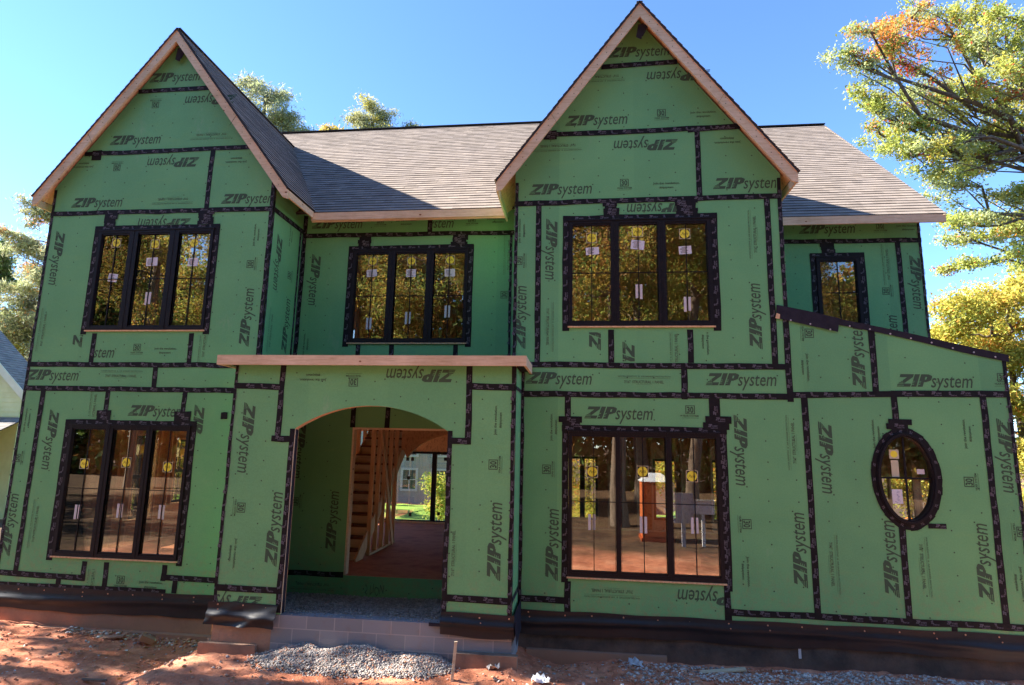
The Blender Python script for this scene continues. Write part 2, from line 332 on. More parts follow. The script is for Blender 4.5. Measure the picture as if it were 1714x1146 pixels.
def tape(mb, pr, F, x0, z0, x1, z1, w_=.093, off=None, marks=True):
    """a strip of black tape with slightly wandering edges and its printed marks"""
    _tapen[0] += 1; horiz = abs(x1-x0) > abs(z1-z0)
    base = (off if off is not None else (.0065 if horiz else .0042))+(_tapen[0] % 7)*.0002
    d = Vector((x1-x0, z1-z0)); L_ = d.length; d.normalize(); nrm = Vector((-d.y, d.x)); N = max(2, int(L_/.35)); prev = None
    for i in range(N+1):
        c = Vector((x0, z0))+d*L_*i/N; c = c+nrm*random.uniform(-.006, .006)*(0 < i < N); a = c+nrm*(w_/2+random.uniform(-.005, .004)); b = c-nrm*(w_/2+random.uniform(-.005, .004))
        cur = (F.p(a.x, a.y, base), F.p(b.x, b.y, base))
        if prev: mb.poly([prev[1], cur[1], cur[0], prev[0]], 'tape')
        prev = cur
    if not marks or L_ < .12: return
    s_ = random.uniform(.03, .2); k = 0
    while s_ < L_-.13:
        P = []
        if k % 2 == 0:
            put_text(P, 'ZIP', 0, -.006, .062, .036, shear=.25, off=.07); put_text(P, 'system', .064, -.006, .075, .030, shear=.25, off=.03); put_text(P, 'FLASHING TAPE', .04, -.032, .10, .014, off=.05); wd = .15
        else: put_text(P, 'TL', 0, -.008, .04, .04, off=.08); put_text(P, 'STRETCH', .03, -.028, .08, .016, off=.05); wd = .12
        lo = random.uniform(-.008, .008)
        for q in P:
            if random.random() < .06: continue
            q = [Vector((x0, z0))+d*(s_+a)+nrm*(b+lo) for a, b in q]
            mb.poly([F.p(v.x, v.y, base+.0012) for v in q], 'tape_print')
        s_ += wd+random.uniform(.04, .09); k += 1
def nails(mb, F, x0, x1, z0, z1, inside, dx=.406, dz=.30):
    x = x0+random.uniform(.05, .2)
    while x < x1:
        z = z0+random.uniform(.05, .2)
        while z < z1:
            a, b = x+random.uniform(-.012, .012), z+random.uniform(-.03, .03)
            if inside(a, b) and random.random() > .08:
                r_ = .0115; mb.poly([F.p(a+r_*math.cos(t_), b+r_*math.sin(t_), .002) for t_ in (0, 1.05, 2.1, 3.14, 4.19, 5.24)], 'ink')
            z += dz
        x += dx

# ================================================================== THE HOUSE
house = tag(empty('unfinished_house', (-1.9, 4, .3)), 'two-storey house under construction, green sheathed walls with black tape and two steep gables', 'house')
house_inv = Matrix.Translation((1.9, -4, -.3))
def part(o, label=None):
    o.parent = house; o.matrix_parent_inverse = house_inv
    if label: o['label'] = label
    return o
YA, YB, YC, YD, YE, YN = .24, 1.45, -.86, 0.0, 2.3, 1.2
FA, FB, FC, FD, FE, FN = (Face(y) for y in (YA, YB, YC, YD, YE, YN))
def rect(x0, x1, z0, z1): return [(x0, z0), (x1, z0), (x1, z1), (x0, z1)]
def ell(cx, cz, rx, rz, n=48): return [(cx+rx*math.cos(2*math.pi*i/n), cz+rz*math.sin(2*math.pi*i/n)) for i in range(n)]
GA = (-7.62, 10.66, 2.5, .05)     # left gable: centre x, ridge z, half width, front y
GD = (.955, 10.30, 2.34, -.32)
SL = 1.32
def gz(g, x): return g[1]-.11-SL*abs(x-g[0])
arch = [(-3.05+2.064*math.sin(t_), 3.51-2.064+2.064*math.cos(t_)) for t_ in np.linspace(-.5911, .5911, 25)]
holes = {'A1': (-8.81, -6.56, 4.86, 6.72), 'A2': (-8.85, -6.60, 1.0, 3.19), 'B': (-4.42, -2.15, 4.84, 6.67), 'D1': (-.2, 2.03, 4.86, 6.61), 'D2': (-.2, 2.05, 1.09, 3.22), 'E': (4.46, 5.24, 5.25, 6.65), 'N': (-4.12, -1.55, .69, 3.24)}
OV = (4.61, 2.63)
outl = {
 'A': [(-9.87, .4), (-5.1, .4), (-5.1, 4.2), (-5.48, 4.2), (-5.48, gz(GA, -5.48)), (GA[0], gz(GA, GA[0])), (-9.87, gz(GA, -9.87))],
 'B': rect(-5.48, -1.1, 3.9, 7.56),
 'C': [(-5.21, .58), (-4.2, .58)]+arch+[(-1.9, .58), (-.94, .58), (-.94, 4.12), (-5.21, 4.12)],
 'D': [(-1.1, .45), (6.1, .45), (6.1, 4.40), (3.13, 5.11), (3.13, gz(GD, 3.13)), (GD[0], gz(GD, GD[0])), (-1.1, gz(GD, -1.1))],
 'E': rect(3.14, 6.38, 3.9, 7.52), 'N': rect(-5.19, -.96, .2, 4.09)}
def inpoly(pts, x, z):
    c = False; n = len(pts)
    for i in range(n):
        (a, b), (d, e) = pts[i], pts[(i+1) % n]
        if (b > z) != (e > z) and x < (d-a)*(z-b)/(e-b)+a: c = not c
    return c
PR = [(0.24, 'Z', -7.69, 9.76, 0, None),(0.24, 'Z', -6.93, 9.26, 180, None),(0.24, 'Z', -8.34, 8.5, 0, None),(0.24, '3', -8.03, 9.25, 180, None),(0.24, 'S', -6.83, 8.52, 180, None),(0.24, 'Z', -7.54, 8.03, 180, None),(0.24, '3', -8.65, 8.0, 180, None),(0.24, 'J', -9.35, 8.03, 180, None),(0.24, 'J', -6.28, 8.02, 180, None),(0.24, 'Z', -8.95, 7.27, 0, None),(0.24, 'S', -7.44, 7.27, 180, None),(0.24, 'Z', -5.96, 7.26, 0, [('x<', -5.52)]),(0.24, 'Z', -7.57, 6.84, 180, [('z>', 6.81)]),(0.24, 'Z', -9.62, 6.21, -90, None),(0.24, 'S', -9.69, 4.87, 90, None),(0.24, 'Z', -5.78, 5.09, 90, None),(0.24, 'Z', -8.94, 5.07, 90, [('z<', 4.77)]),(0.24, 'J', -5.75, 6.58, 90, None),(0.24, '3', -5.77, 6.04, 90, None),(0.24, 'Z', -8.71, 4.45, 0, [('x>', -8.6)]),(0.24, '3', -7.78, 4.5, 0, None),(0.24, 'J', -7.24, 4.49, 0, None),(0.24, 'S', -6.55, 4.68, 90, [('z<', 4.76)]),(0.24, 'Z', -9.34, 4.04, 0, None),(0.24, 'S', -8.02, 4.07, 0, None),(0.24, 'Z', -7.27, 3.43, 0, None),(0.24, 'Z', -9.21, 2.91, -90, None),(0.24, 'Z', -6.49, 3.03, -90, [('z>', 3.07)]),(0.24, 'J', -9.71, 3.25, 90, None),(0.24, '3', -9.75, 2.59, 90, None),(0.24, 'Z', -9.73, 1.48, 90, None),(0.24, 'S', -9.28, 1.5, 90, None),(0.24, 'S', -8.09, 0.67, 90, [('z<', 0.81)]),(0.24, '3', -7.55, 0.62, 0, None),(0.24, 'J', -7.01, 0.61, 0, None),(0.24, 'S', -8.48, 3.42, 90, [('z>', 3.32)]),(-0.86, 'Z', -2.35, 3.97, 180, None),(-0.86, 'J', -3.98, 3.92, 180, None),(-0.86, '3', -3.35, 3.9, 180, None),(-0.86, 'Z', -4.95, 3.01, -90, None),(-0.86, '3', -4.97, 2.01, -90, None),(-0.86, 'J', -4.99, 1.37, -90, None),(-0.86, 'Z', -4.39, 1.74, 90, None),(-0.86, 'J', -1.18, 3.33, 90, None),(-0.86, '3', -1.19, 2.71, 90, None),(-0.86, 'Z', -1.18, 1.69, 90, None),(-0.86, 'S', -1.79, 1.5, 90, None),(-0.86, 'Z', -5.01, 0.72, 180, [('x>', -5.18)]),(1.2, 'Z', -4.38, 1.6, 90, None),(1.2, 'Z', -5.11, 2.82, -90, None),(1.2, 'S', -4.67, 0.49, 180, None),(1.2, '3', -5.06, 1.91, 90, None),(1.45, 'Z', -4.79, 7.21, 0, None),(1.45, '3', -3.92, 7.23, 0, None),(1.45, 'J', -3.4, 7.22, 0, None),(1.45, 'Z', -2.96, 7.18, 0, [('x>', -2.87)]),(1.45, '3', -2.1, 7.21, 0, None),(1.45, 'J', -1.59, 7.22, 0, None),(1.45, 'Z', -5.19, 6.08, -90, None),(1.45, '3', -1.4, 5.75, 90, None),(1.45, 'J', -5.26, 4.81, 90, None),(1.45, 'S', -1.4, 6.53, 90, None),(0, 'Z', 0.96, 9.59, 0, None),(0, 'Z', 1.59, 9.12, 180, None),(0, 'S', 0.32, 9.14, 180, None),(0, 'Z', 0.25, 8.37, 0, None),(0, '3', 1.31, 8.41, 0, None),(0, 'J', 1.98, 8.4, 0, None),(0, 'Z', 1.03, 7.9, 180, None),(0, 'S', -0.4, 7.91, 180, None),(0, 'J', 2.34, 7.92, 180, None),(0, 'Z', -0.34, 7.16, 0, None),(0, '3', 0.69, 7.2, 0, None),(0, 'J', 1.36, 7.18, 0, None),(0, 'Z', 2.62, 7.17, 0, [('x<', 3.06)]),(0, 'J', -0.98, 6.46, 90, None),(0, '3', -0.98, 5.95, 90, None),(0, 'Z', -0.97, 5.02, 90, None),(0, 'Z', -0.5, 6.13, -90, None),(0, 'S', -0.51, 4.85, -90, None),(0, 'Z', 1.23, 6.79, 180, [('z>', 6.72)]),(0, 'S', 2.67, 6.32, 90, None),(0, 'Z', 2.65, 5.02, 90, None),(0, 'Z', 0.22, 5.0, 90, [('z<', 4.76)]),(0, 'Z', 0.71, 4.08, -90, [('z>', 4.3)]),(0, 'S', 1.42, 4.44, 90, [('z>', 4.29),('z<', 4.76)]),(0, 'J', 1.89, 4.61, -90, [('z<', 4.76)]),(0, 'Z', -0.35, 4.02, 0, None),(0, 'S', 0.95, 4.01, 0, None),(0, 'Z', 2.4, 4.02, 0, None),(0, '3', 3.37, 4.74, -90, None),(0, 'J', 3.33, 4.22, -90, None),(0, 'Z', 4.09, 4.43, 90, [('z<', 4.85)]),(0, 'Z', 5.12, 4.02, 0, None),(0, '3', 6.03, 4.04, 0, [('x<', 6.07)]),(0, 'Z', 2.34, 2.97, -90, None),(0, 'S', 3.07, 3.1, 90, None),(0, 'Z', 3.54, 2.89, -90, None),(0, 'J', 4.25, 3.25, 90, None),(0, 'J', 5.48, 3.27, 90, None),(0, '3', 5.48, 2.6, 90, None),(0, 'Z', 5.96, 2.97, -90, None),(0, '3', 2.34, 1.92, -90, None),(0, 'J', 2.34, 1.26, -90, None),(0, 'Z', 3.1, 1.6, 90, None),(0, 'S', 3.55, 1.41, -90, None),(0, 'Z', 4.31, 1.53, 90, None),(0, 'S', 4.75, 1.43, -90, None),(0, 'Z', 5.52, 1.53, 90, None),(0, '3', 6.0, 1.94, -90, None),(0, 'J', 5.94, 1.27, -90, [('x<', 5.99)]),(0, 'Z', 0.57, 3.49, 0, None),(0, '3', 1.63, 3.52, 0, None),(0, 'J', -0.43, 3.27, 90, None),(0, '3', -0.49, 2.63, 90, None),(0, 'Z', -0.43, 1.54, 90, None),(0, 'S', 0.44, 0.88, 180, None),(0, 'Z', 1.88, 0.89, 180, [('x<', 2.03)]),(2.3, 'Z', 4.71, 7.21, 0, None),(2.3, '3', 5.67, 7.21, 0, None),(2.3, 'J', 6.17, 7.21, 0, None),(2.3, 'Z', 6.22, 6.13, -90, None),(2.3, 'S', 5.72, 6.49, 90, None),(2.3, '3', 5.72, 5.97, 90, None),(2.3, 'Z', 5.74, 5.0, 90, None)]
walls = {}
def wall(key, F, Y, hs, label=None, oval=None):
    mb = MB(); ls = [outl[key]]+[rect(*holes[h]) for h in hs]
    if oval: ls.append(ell(OV[0], OV[1], .41, .65))
    mb.prism(ls, Y, Y+.013, 'green', 'osb', 'osb')
    o = part(mb.build('wall_sheathing'), label); walls[key] = (o, F)
    pr = MB('ink', 'ink_soft')
    for y, k, x, z, r_, cl in PR:
        if y == Y: add_print(pr, F, k, x, z, r_, cl)
    def ins(x, z):
        if not inpoly(outl[key], x, z): return False
        for h in hs:
            a, b, c, d = holes[h]
            if a-.12 < x < b+.12 and c-.1 < z < d+.12: return False
        return not (oval and ((x-OV[0])/.5)**2+((z-OV[1])/.72)**2 < 1)
    xs = [p[0] for p in outl[key]]; zs = [p[1] for p in outl[key]]
    nails(pr, F, min(xs)+.05, max(xs)-.05, min(zs)+.2, max(zs), ins)
    q = pr.build('printed_lettering', o); return o
wall('A', FA, YA, ('A1', 'A2')); wall('B', FB, YB, ('B',)); wall('C', FC, YC, ())
wall('D', FD, YD, ('D1', 'D2'), oval=True); wall('E', FE, YE, ('E',)); wall('N', FN, YN, ('N',), 'shaded green wall inside the arched porch')
mb = MB('ink'); T = []; put_text(T, '2 LION', -3.72, .40, .34, .15, shear=.1)
for t_ in T: mb.poly([(a, YN-.003, b+.03*math.sin(a*40)) for a, b in t_], 'ink_soft')
mb.build('chalk_scrawl', walls['N'][0])
mb = MB('lumber'); mb.box(-4.118, -4.085, YN-.004, YN+.13, .70, 3.238); mb.box(-4.118, -1.6, YN-.002, YN+.13, 3.205, 3.24); part(mb.build('door_jamb'))
# side-facing sheathing
def side_wall(pts, X0, X1, front, back, name='side_wall', label=None, hs=(), extra=None):
    t_ = MB(); t_.prism([pts]+[rect(*h) for h in hs], 0, 1, front, 'osb', back)
    t_.v = [(X0+(X1-X0)*b, a, c) for a, b, c in t_.v]; o = part(t_.build(name), label); return o
def roofz(y): return 7.33+.924*(y-1.09)
sw = side_wall([(YA, 4.2), (YB, 4.2), (YB, 7.5), (YA+.35, 7.5), (YA, 7.5)], -5.48, -5.493, 'green', 'osb')
pr = MB('ink'); FS = Face(-5.48, True)
for k, x, z, r_ in (('Z', .55, 6.15, -90), ('Z', 1.05, 5.1, 90), ('3', 1.06, 6.05, 90), ('J', .95, 6.8, 90), ('S', .5, 4.9, 90)): add_print(pr, FS, k, x, z, r_, [('x>', .3), ('x<', 1.4)])
pr.build('printed_lettering', sw); walls['S'] = (sw, FS)
ps = side_wall(rect(YC+.014, -.001, .6, 4.1), -.94, -.953, 'green', 'osb'); walls['P'] = (ps, Face(-.94, True))
side_wall(rect(YC+.014, YN, .3, 4.09), -5.21, -5.197, 'green', 'green')
side_wall(rect(.001, YN-.001, .3, 4.09), -.953, -.96, 'osb', 'green')
LW = ((2.95, 3.62, 1.22, 3.02), (4.3, 5.0, 1.45, 2.95)); UW = ((3.6, 4.6, 5.2, 6.6),); SUN_SLOTS = tuple((y_, y_+.62, 3.34, 3.80) for y_ in (.75, 1.55, 2.35, 3.15, 3.95, 4.75))  # the high row is made up, out of view, to let sun in
side_wall([(YA+.014, .3), (8.4, .3), (8.4, 7.6), (YA+.014, 7.6)], -9.857, -9.87, 'osb', 'green', hs=LW+UW+((5.5, 7.9, .9, 3.5),)+SUN_SLOTS)  # the wide far gap is also added, unseen, to bring sun indoors
side_wall([(.014, .3), (8.4, .3), (8.4, 4.0), (2.3, 4.0), (2.3, 4.3), (.014, 4.3)], 6.087, 6.10, 'osb', 'green', hs=((1.3, 4.3, .8, 2.5), (4.8, 7.9, .8, 3.2)))  # far opening added to let more sky light into the right rooms
side_wall([(YE+.014, 4.0), (9.9, 4.0), (9.9, 7.6), (6.79, 11.6), (YE+.014, 7.6)], 6.367, 6.38, 'osb', 'green')
mb = MB(); mb.prism([rect(-9.85, 6.08, .3, 7.5), rect(-9.5, -6.3, .7, 3.3), rect(-5.9, -3.0, .69, 2.72), rect(-.62, .45, .92, 2.68), rect(2.02, 2.68, .98, 2.66), rect(3.6, 5.3, .98, 2.66), rect(-8, -6.4, 5.2, 6.5), rect(-3.6, -2.0, 5.2, 6.5), rect(1.2, 2.6, 5.2, 6.5)], 8.4, 8.413, 'osb', 'osb', 'green'); part(mb.build('rear_wall'))  # leftmost wide opening added to brighten the front-left room
# upper right and gable cheek walls (return faces)
side_wall([(.014, 5.0), (YE, 5.0), (YE, 7.3), (.014, 7.3)], 3.117, 3.13, 'osb', 'green')
side_wall([(.014, 4.2), (YB, 4.2), (YB, 7.4), (.014, 7.4)], -1.087, -1.1, 'osb', 'green')

# ---- seam tape
def gclip(g, z): h = (gz(g, g[0])-z)/SL; return g[0]-h, g[0]+h
def tapes(key, lst, blocks=(), extra=None):
    o, F = walls[key]; mb = MB('tape', 'tape_print')
    for t_ in lst: tape(mb, None, F, *t_)
    for (x0, x1, z0, z1, n) in blocks:       # patches of overlapping strips
        for i in range(n):
            z = z0+(z1-z0)*(i+.5)/n; tape(mb, None, F, x0+random.uniform(-.03, .03), z, x1+random.uniform(-.03, .03), z+random.uniform(-.006, .006), (z1-z0)/n*1.25, .009+.0004*i)
    if extra: extra(mb, F)
    return mb.build('seam_tape', o)
def around(h, e=.055, leg=.08):      # tape around a window: top and two legs
    x0, x1, z0, z1 = h; return [(x0-e-.05, z1+.035, x1+e+.05, z1+.035, .10, .0078), (x0-.05, z0-leg, x0-.05, z1+.06, .115), (x1+.05, z0-leg, x1+.05, z1+.06, .115)]
a0, a1 = -9.87, -5.48
tapes('A', [(a0, 4.24, -5.1, 4.235), (a0, 3.815, -5.1, 3.80), (a0, 7.075, a1, 7.06), (gclip(GA, 8.26)[0], 8.25, gclip(GA, 8.26)[1], 8.265), (gclip(GA, 9.5)[0], 9.49, gclip(GA, 9.5)[1], 9.51),
 (-9.49, .72, -9.475, 3.80), (-6.76, 7.08, -6.75, 8.26), (-8.63, 4.24, -8.63, 4.80), (-6.77, 4.25, -6.775, 4.80), (-7.37, 3.8, -7.38, 4.24), (-8.22, 3.3, -8.225, 3.8), (-6.775, 3.3, -6.77, 3.8),
 (-8.235, .62, -8.235, .93), (-7.83, .5, -7.84, .93), (-6.80, .68, -6.795, .93), (a0, .69, -8.2, .665), (-6.84, .735, -5.1, .715), (a0, .505, -6.73, .515, .08), (-8.67, .5, -8.67, .66), (-6.585, .5, -6.58, .7),
 (a0+.03, .45, a0+.03, 7.55, .06), (a1-.035, 4.2, a1-.035, 7.65, .07), (-9.2, 8.22, -9.0, 8.22, .2)]+around(holes['A1'])+around(holes['A2']),
 [(-8.76, -8.5, 6.80, 7.03, 3), (-6.88, -6.6, 6.80, 7.05, 4), (-8.36, -8.1, 3.28, 3.43, 2), (-6.9, -6.64, 3.28, 3.43, 2), (-6.08, -5.98, 3.33, 3.42, 1)])
tapes('B', [(a1, 6.985, -1.1, 6.965), (-2.92, 6.97, -2.92, 7.5), (-4.21, 4.2, -4.21, 4.8), (-3.56, 4.2, -3.56, 4.8), (-2.33, 4.2, -2.33, 4.8), (a1+.035, 4.2, a1+.035, 7.4, .07), (-1.33, 4.2, -1.33, 7.0, .05)]+around(holes['B']),
 [(-4.35, -4.08, 6.75, 6.93, 3), (-2.47, -2.18, 6.75, 6.93, 4)])
tapes('S', [(YA, 7.07, YB, 7.05), (1.31, 4.2, 1.32, 7.05, .06), (YA+.03, 4.2, YA+.03, 7.5, .05), (YB-.03, 4.2, YB-.03, 7.4, .05)])
tapes('P', [(YC+.02, 3.80, -.01, 3.80, .06), (-.03, .7, -.03, 4.1, .05), (YC+.035, .7, YC+.035, 4.1, .06), (YC+.02, .9, -.01, .9, .08)])
tapes('C', [(-5.19, .6, -5.19, 4.1, .05), (-.965, .6, -.965, 4.1, .055), (-5.2, .90, -4.27, .895), (-1.88, .915, -.95, .905), (-5.2, 3.785, -4.42, 3.77), (-4.46, 2.98, -4.455, 4.1), (-4.55, 3.012, -4.2, 3.01), (-4.235, .6, -4.235, 3.16, .08), (-1.61, 2.98, -1.615, 4.1), (-1.9, 3.03, -1.56, 3.03), (-1.63, 3.81, -.95, 3.80), (-1.865, .6, -1.865, 3.17, .075)])
def ovaltape(mb, F):
    for off, r0, r1, jag in ((.008, .40, .475, .006),):
        n = 40
        for i in range(n):
            t0, t1 = 2*math.pi*i/n, 2*math.pi*(i+1)/n
            P = [(OV[0]+(r_)*math.cos(t_), OV[1]+(r_*1.0+.235*r_/.45)*math.sin(t_)) for r_, t_ in ((r0, t0), (r1+random.uniform(-jag, jag), t0), (r1+random.uniform(-jag, jag), t1), (r0, t1))]
            mb.poly([F.p(a, b, off+.0003*(i % 3)) for a, b in P], 'tape')
            if i % 2 == 0:
                a, b = OV[0]+.44*math.cos(t0), OV[1]+.67*math.sin(t0); tg = Vector((-.44*math.sin(t0), .67*math.cos(t0))).normalized(); nn = Vector((-tg.y, tg.x)); Q = []
                put_text(Q, 'ZIP' if i % 4 else 'TL', 0, -.01, .05, .03, shear=.25, off=.05)
                for q in Q: mb.poly([F.p(a+tg.x*u_+nn.x*v_, b+tg.y*u_+nn.y*v_, off+.0022) for u_, v_ in q], 'tape_print')
tapes('D', [(-1.1, 6.93, 3.13, 6.945), (gclip(GD, 8.15)[0], 8.14, gclip(GD, 8.15)[1], 8.15), (gclip(GD, 9.36)[0], 9.34, gclip(GD, 9.36)[1], 9.37), (-1.1, 4.245, 3.08, 4.225), (-1.1, 3.78, 3.1, 3.775), (3.05, 3.80, 4.5, 3.835), (4.5, 3.835, 6.1, 3.845),
 (-.70, 4.24, -.705, 6.98), (2.90, 4.22, 2.905, 6.95), (3.095, 5.15, 3.10, 7.25, .06), (3.09, 3.70, 3.085, 5.08), (1.875, 6.93, 1.87, 8.14), (.46, 4.28, .455, 4.8), (1.665, 4.28, 1.665, 4.8), (1.555, 3.72, 1.555, 4.22), (4.295, 3.83, 4.295, 4.8),
 (-.21, 3.3, -.21, 3.8), (1.99, 3.3, 1.99, 3.78, .16), (2.075, .57, 2.075, 3.35), (3.29, .70, 3.285, 3.80), (4.53, 3.28, 4.535, 3.84), (4.49, .68, 4.50, 1.96), (5.72, .68, 5.735, 3.84), (2.03, .705, 6.1, .685), (-.95, .75, -.2, .745), (-.205, .5, -.205, 1.02), (5.06, .55, 5.06, .7, .08), (6.075, .5, 6.075, 4.33, .055), (-.915, .58, -.915, 4.2, .055), (-1.07, 4.24, -1.07, 7.3, .055), (4.84, 1.98, 5.08, 1.98, .075)]+around(holes['D1'])+around(holes['D2'])[:1]+[(-.25, 1.0, -.25, 3.28, .1), (2.1, .98, 2.1, 3.28, .1), (1.72, 8.13, 2.55, 8.16, .1)],
 [(.36, .58, 6.7, 6.9, 4), (1.5, 1.82, 6.68, 6.92, 5), (-.33, -.02, 3.28, 3.43, 2), (1.84, 2.22, 3.28, 3.46, 2), (4.42, 4.72, 3.33, 3.46, 2), (-.62, -.42, 8.06, 8.2, 2)], ovaltape)
tapes('E', [(3.14, 6.975, 6.38, 6.955), (5.96, 4.6, 5.955, 6.95), (6.355, 4.6, 6.355, 7.3, .05)]+around(holes['E']), [(4.56, 4.84, 6.74, 6.92, 3)])
tapes('N', [(-4.12, 3.24, -4.12, 4.05), (-3.48, 3.24, -3.48, 4.05), (-5.19, .70, -4.12, .70)])

# ---- windows
def window(key, F, Y, panes, muntin_z, circ, labels, strips, dark, pn=3):
    x0, x1, z0, z1 = holes[key]; mb = MB('black_frame'); yf, yb = Y-.022, Y+.09; e = .055
    mb.prism([rect(x0+.002, x1-.002, z0+.002, z1-.002), rect(x0+e, x1-e, z0+e, z1-e)], yf, yb, 'black_frame')
    for i in range(len(panes)-1):
        a, b = panes[i][1], panes[i+1][0]; mb.box(a, b, yf-.004, yb-.01, z0+e, z1-e)
        mb.box((a+b)/2-.006, (a+b)/2+.006, yf-.010, yf-.004, z0+.01, z1-.01)
    mb.box(x0-.012, x1+.012, yf-.012, yf+.01, z1-.012, z1+.012)
    for a, b in panes: mb.prism([rect(a-.012, b+.012, z0+e-.003, z1-e+.003), rect(a, b, z0+e+.03, z1-e-.03)], yf+.012, yb-.02, 'black_frame')
    win = part(mb.build('window'))
    for a, b in panes:
        g = MB('glass'); g.box(a-.005, b+.005, Y+.022, Y+.028, z0+e+.02, z1-e-.02); g.build('glass_pane', win)
        m_ = MB('black_frame'); c = (a+b)/2; m_.box(c-.0055, c+.0055, Y+.006, Y+.02, z0+e+.03, z1-e-.03); m_.box(a, b, Y+.0075, Y+.0185, muntin_z-.0055, muntin_z+.0055)
        for k in range(2):    # faint screen-edge line just inside the sash
            xx = (a+.012, b-.012)[k]; m_.box(xx-.002, xx+.002, Y+.01, Y+.019, z0+e+.03, z1-e-.03)
        m_.build('muntin', win)
    s_ = MB(); s_.box(x0-.02, x1+.02, Y-.03, Y+.012, z0-.026, z0-.004, 'lumber_v'); s_.build('sill', win)
    for cx, cz in circ:
        q = MB(); r_ = .083; yy = Y+.0195
        if dark: q.box(cx-r_, cx+r_, yy, yy+.0015, cz-r_, cz+r_, 'sticker_black')
        q.prism([rect(cx-r_-.002, cx+r_+.002, cz-r_-.002, cz+r_+.002), rect(cx-r_+.006, cx+r_-.006, cz-r_+.006, cz+r_-.006)], yy-.0008, yy+.0008, 'sticker_edge')
        q.prism(ell(cx, cz, .074, .074, 28), yy-.0014, yy+.0002, 'yellow')
        T = []; put_text(T, 'Pella', cx-.05, cz-.02, .10, .044, shear=.35, off=-.004)
        for t_ in T: q.poly([(a, yy-.0022, b+(a-cx)*.08) for a, b in t_], 'sticker_black')
        q.build('round_sticker', win)
    for cx, cz in labels:
        q = MB(); w_, h_ = random.uniform(.085, .11), random.uniform(.06, .08); an = random.uniform(-.12, .08); rt = lambda u_, v_: (cx+u_*math.cos(an)-v_*math.sin(an), Y+.0205, cz+u_*math.sin(an)+v_*math.cos(an))
        q.poly([rt(-w_, -h_), rt(w_, -h_), rt(w_, h_), rt(-w_, h_)], 'paper')
        for k in range(6):
            v_ = -h_*.7+k*h_*.26; u0 = -w_*.85+random.uniform(0, .03); q.poly([(p[0], p[1]-.0008, p[2]) for p in (rt(u0, v_), rt(u0+random.uniform(.05, .12), v_), rt(u0+.09, v_+.007), rt(u0, v_+.007))], 'sticker_black')
        q.build('paper_label', win)
    for cx, cz in strips:
        q = MB('foam'); h_ = .115
        for dx in (-.033, .033): q.box(cx+dx-.02, cx+dx+.02, Y+.016, Y+.0215, cz-h_+random.uniform(-.01, .01), cz+h_)
        q.build('foam_strip', win)
    return win
window('A1', FA, YA, [(-8.75, -8.19), (-8.02, -7.40), (-7.22, -6.62)], 5.80, [(-8.47, 6.49), (-7.70, 6.45), (-6.94, 6.46)], [(-8.45, 5.83), (-7.72, 6.12), (-6.92, 6.10)], [(-7.71, 5.44)], 0)
window('A2', FA, YA, [(-8.79, -8.155), (-8.02, -7.395), (-7.28, -6.655)], 2.11, [(-8.51, 2.52), (-7.73, 2.56), (-6.96, 2.5)], [], [(-8.52, 1.72), (-7.74, 1.76), (-6.98, 1.76)], 1)
window('B', FB, YB, [(-4.35, -3.715), (-3.57, -2.95), (-2.81, -2.21)], 5.75, [(-4.03, 6.45), (-3.26, 6.44), (-2.5, 6.45)], [(-4.04, 6.21), (-3.26, 6.2), (-2.5, 6.2)], [(-4.04, 5.21), (-3.28, 5.32), (-2.52, 5.44)], 0)
window('D1', FD, YD, [(-.145, .46), (.595, 1.2), (1.325, 1.965)], 5.73, [(.16, 6.32), (.89, 6.41), (1.63, 6.36)], [(.17, 6.10), (.89, 6.19), (1.63, 6.09)], [(.9, 5.42), (1.64, 5.21)], 0)
window('D2', FD, YD, [(-.145, .51), (.58, 1.25), (1.335, 1.99)], 2.17, [(.16, 2.61), (.91, 2.63), (1.63, 2.58)], [], [(.15, 1.87), (.91, 1.86), (1.65, 1.87)], 1)
window('E', FE, YE, [(4.53, 5.17)], 5.95, [], [], [], 0)
# oval window
mb = MB('black_frame'); cx, cz = OV
mb.prism([ell(cx, cz, .408, .648), ell(cx, cz, .345, .585)], YD-.03, YD+.09, 'black_frame'); mb.prism([ell(cx, cz, .39, .63), ell(cx, cz, .365, .605)], YD-.045, YD-.029, 'black_frame')
ow = part(mb.build('oval_window'), 'oval window with crossed bars, stickers and a sheet of paper on it')
g = MB('glass'); g.prism(ell(cx, cz, .35, .59), YD+.02, YD+.026, 'glass'); g.build('glass_pane', ow)
g = MB('black_frame'); g.box(cx-.012, cx+.012, YD+.0, YD+.018, cz-.585, cz+.585); g.box(cx-.345, cx+.345, YD+.002, YD+.016, cz-.013, cz+.013); g.build('muntin', ow)
q = MB(); yy = YD+.0175; q.box(4.415, 4.545, yy, yy+.001, 2.9, 3.03, 'cream'); q.prism(ell(4.48, 2.965, .048, .048, 24), yy-.001, yy, 'yellow'); q.box(4.43, 4.53, yy+.0002, yy+.0012, 2.62, 2.88, 'cream'); q.build('round_sticker', ow)
q = MB(); q.box(4.41, 4.55, yy, yy+.001, 2.27, 2.47, 'paper')
for k in range(9):
    u_ = 4.44+random.uniform(0, .05); v_ = 2.30+k*.018; q.bar((u_, yy-.001, v_), (u_+random.uniform(.02, .05), yy-.001, v_+random.uniform(-.02, .02)), .001, .004, 'pen')
q.build('paper_sheet', ow); q = MB('foam'); q.box(4.77, 4.87, yy, yy+.001, 2.69, 2.76); q.build('paper_label', ow)

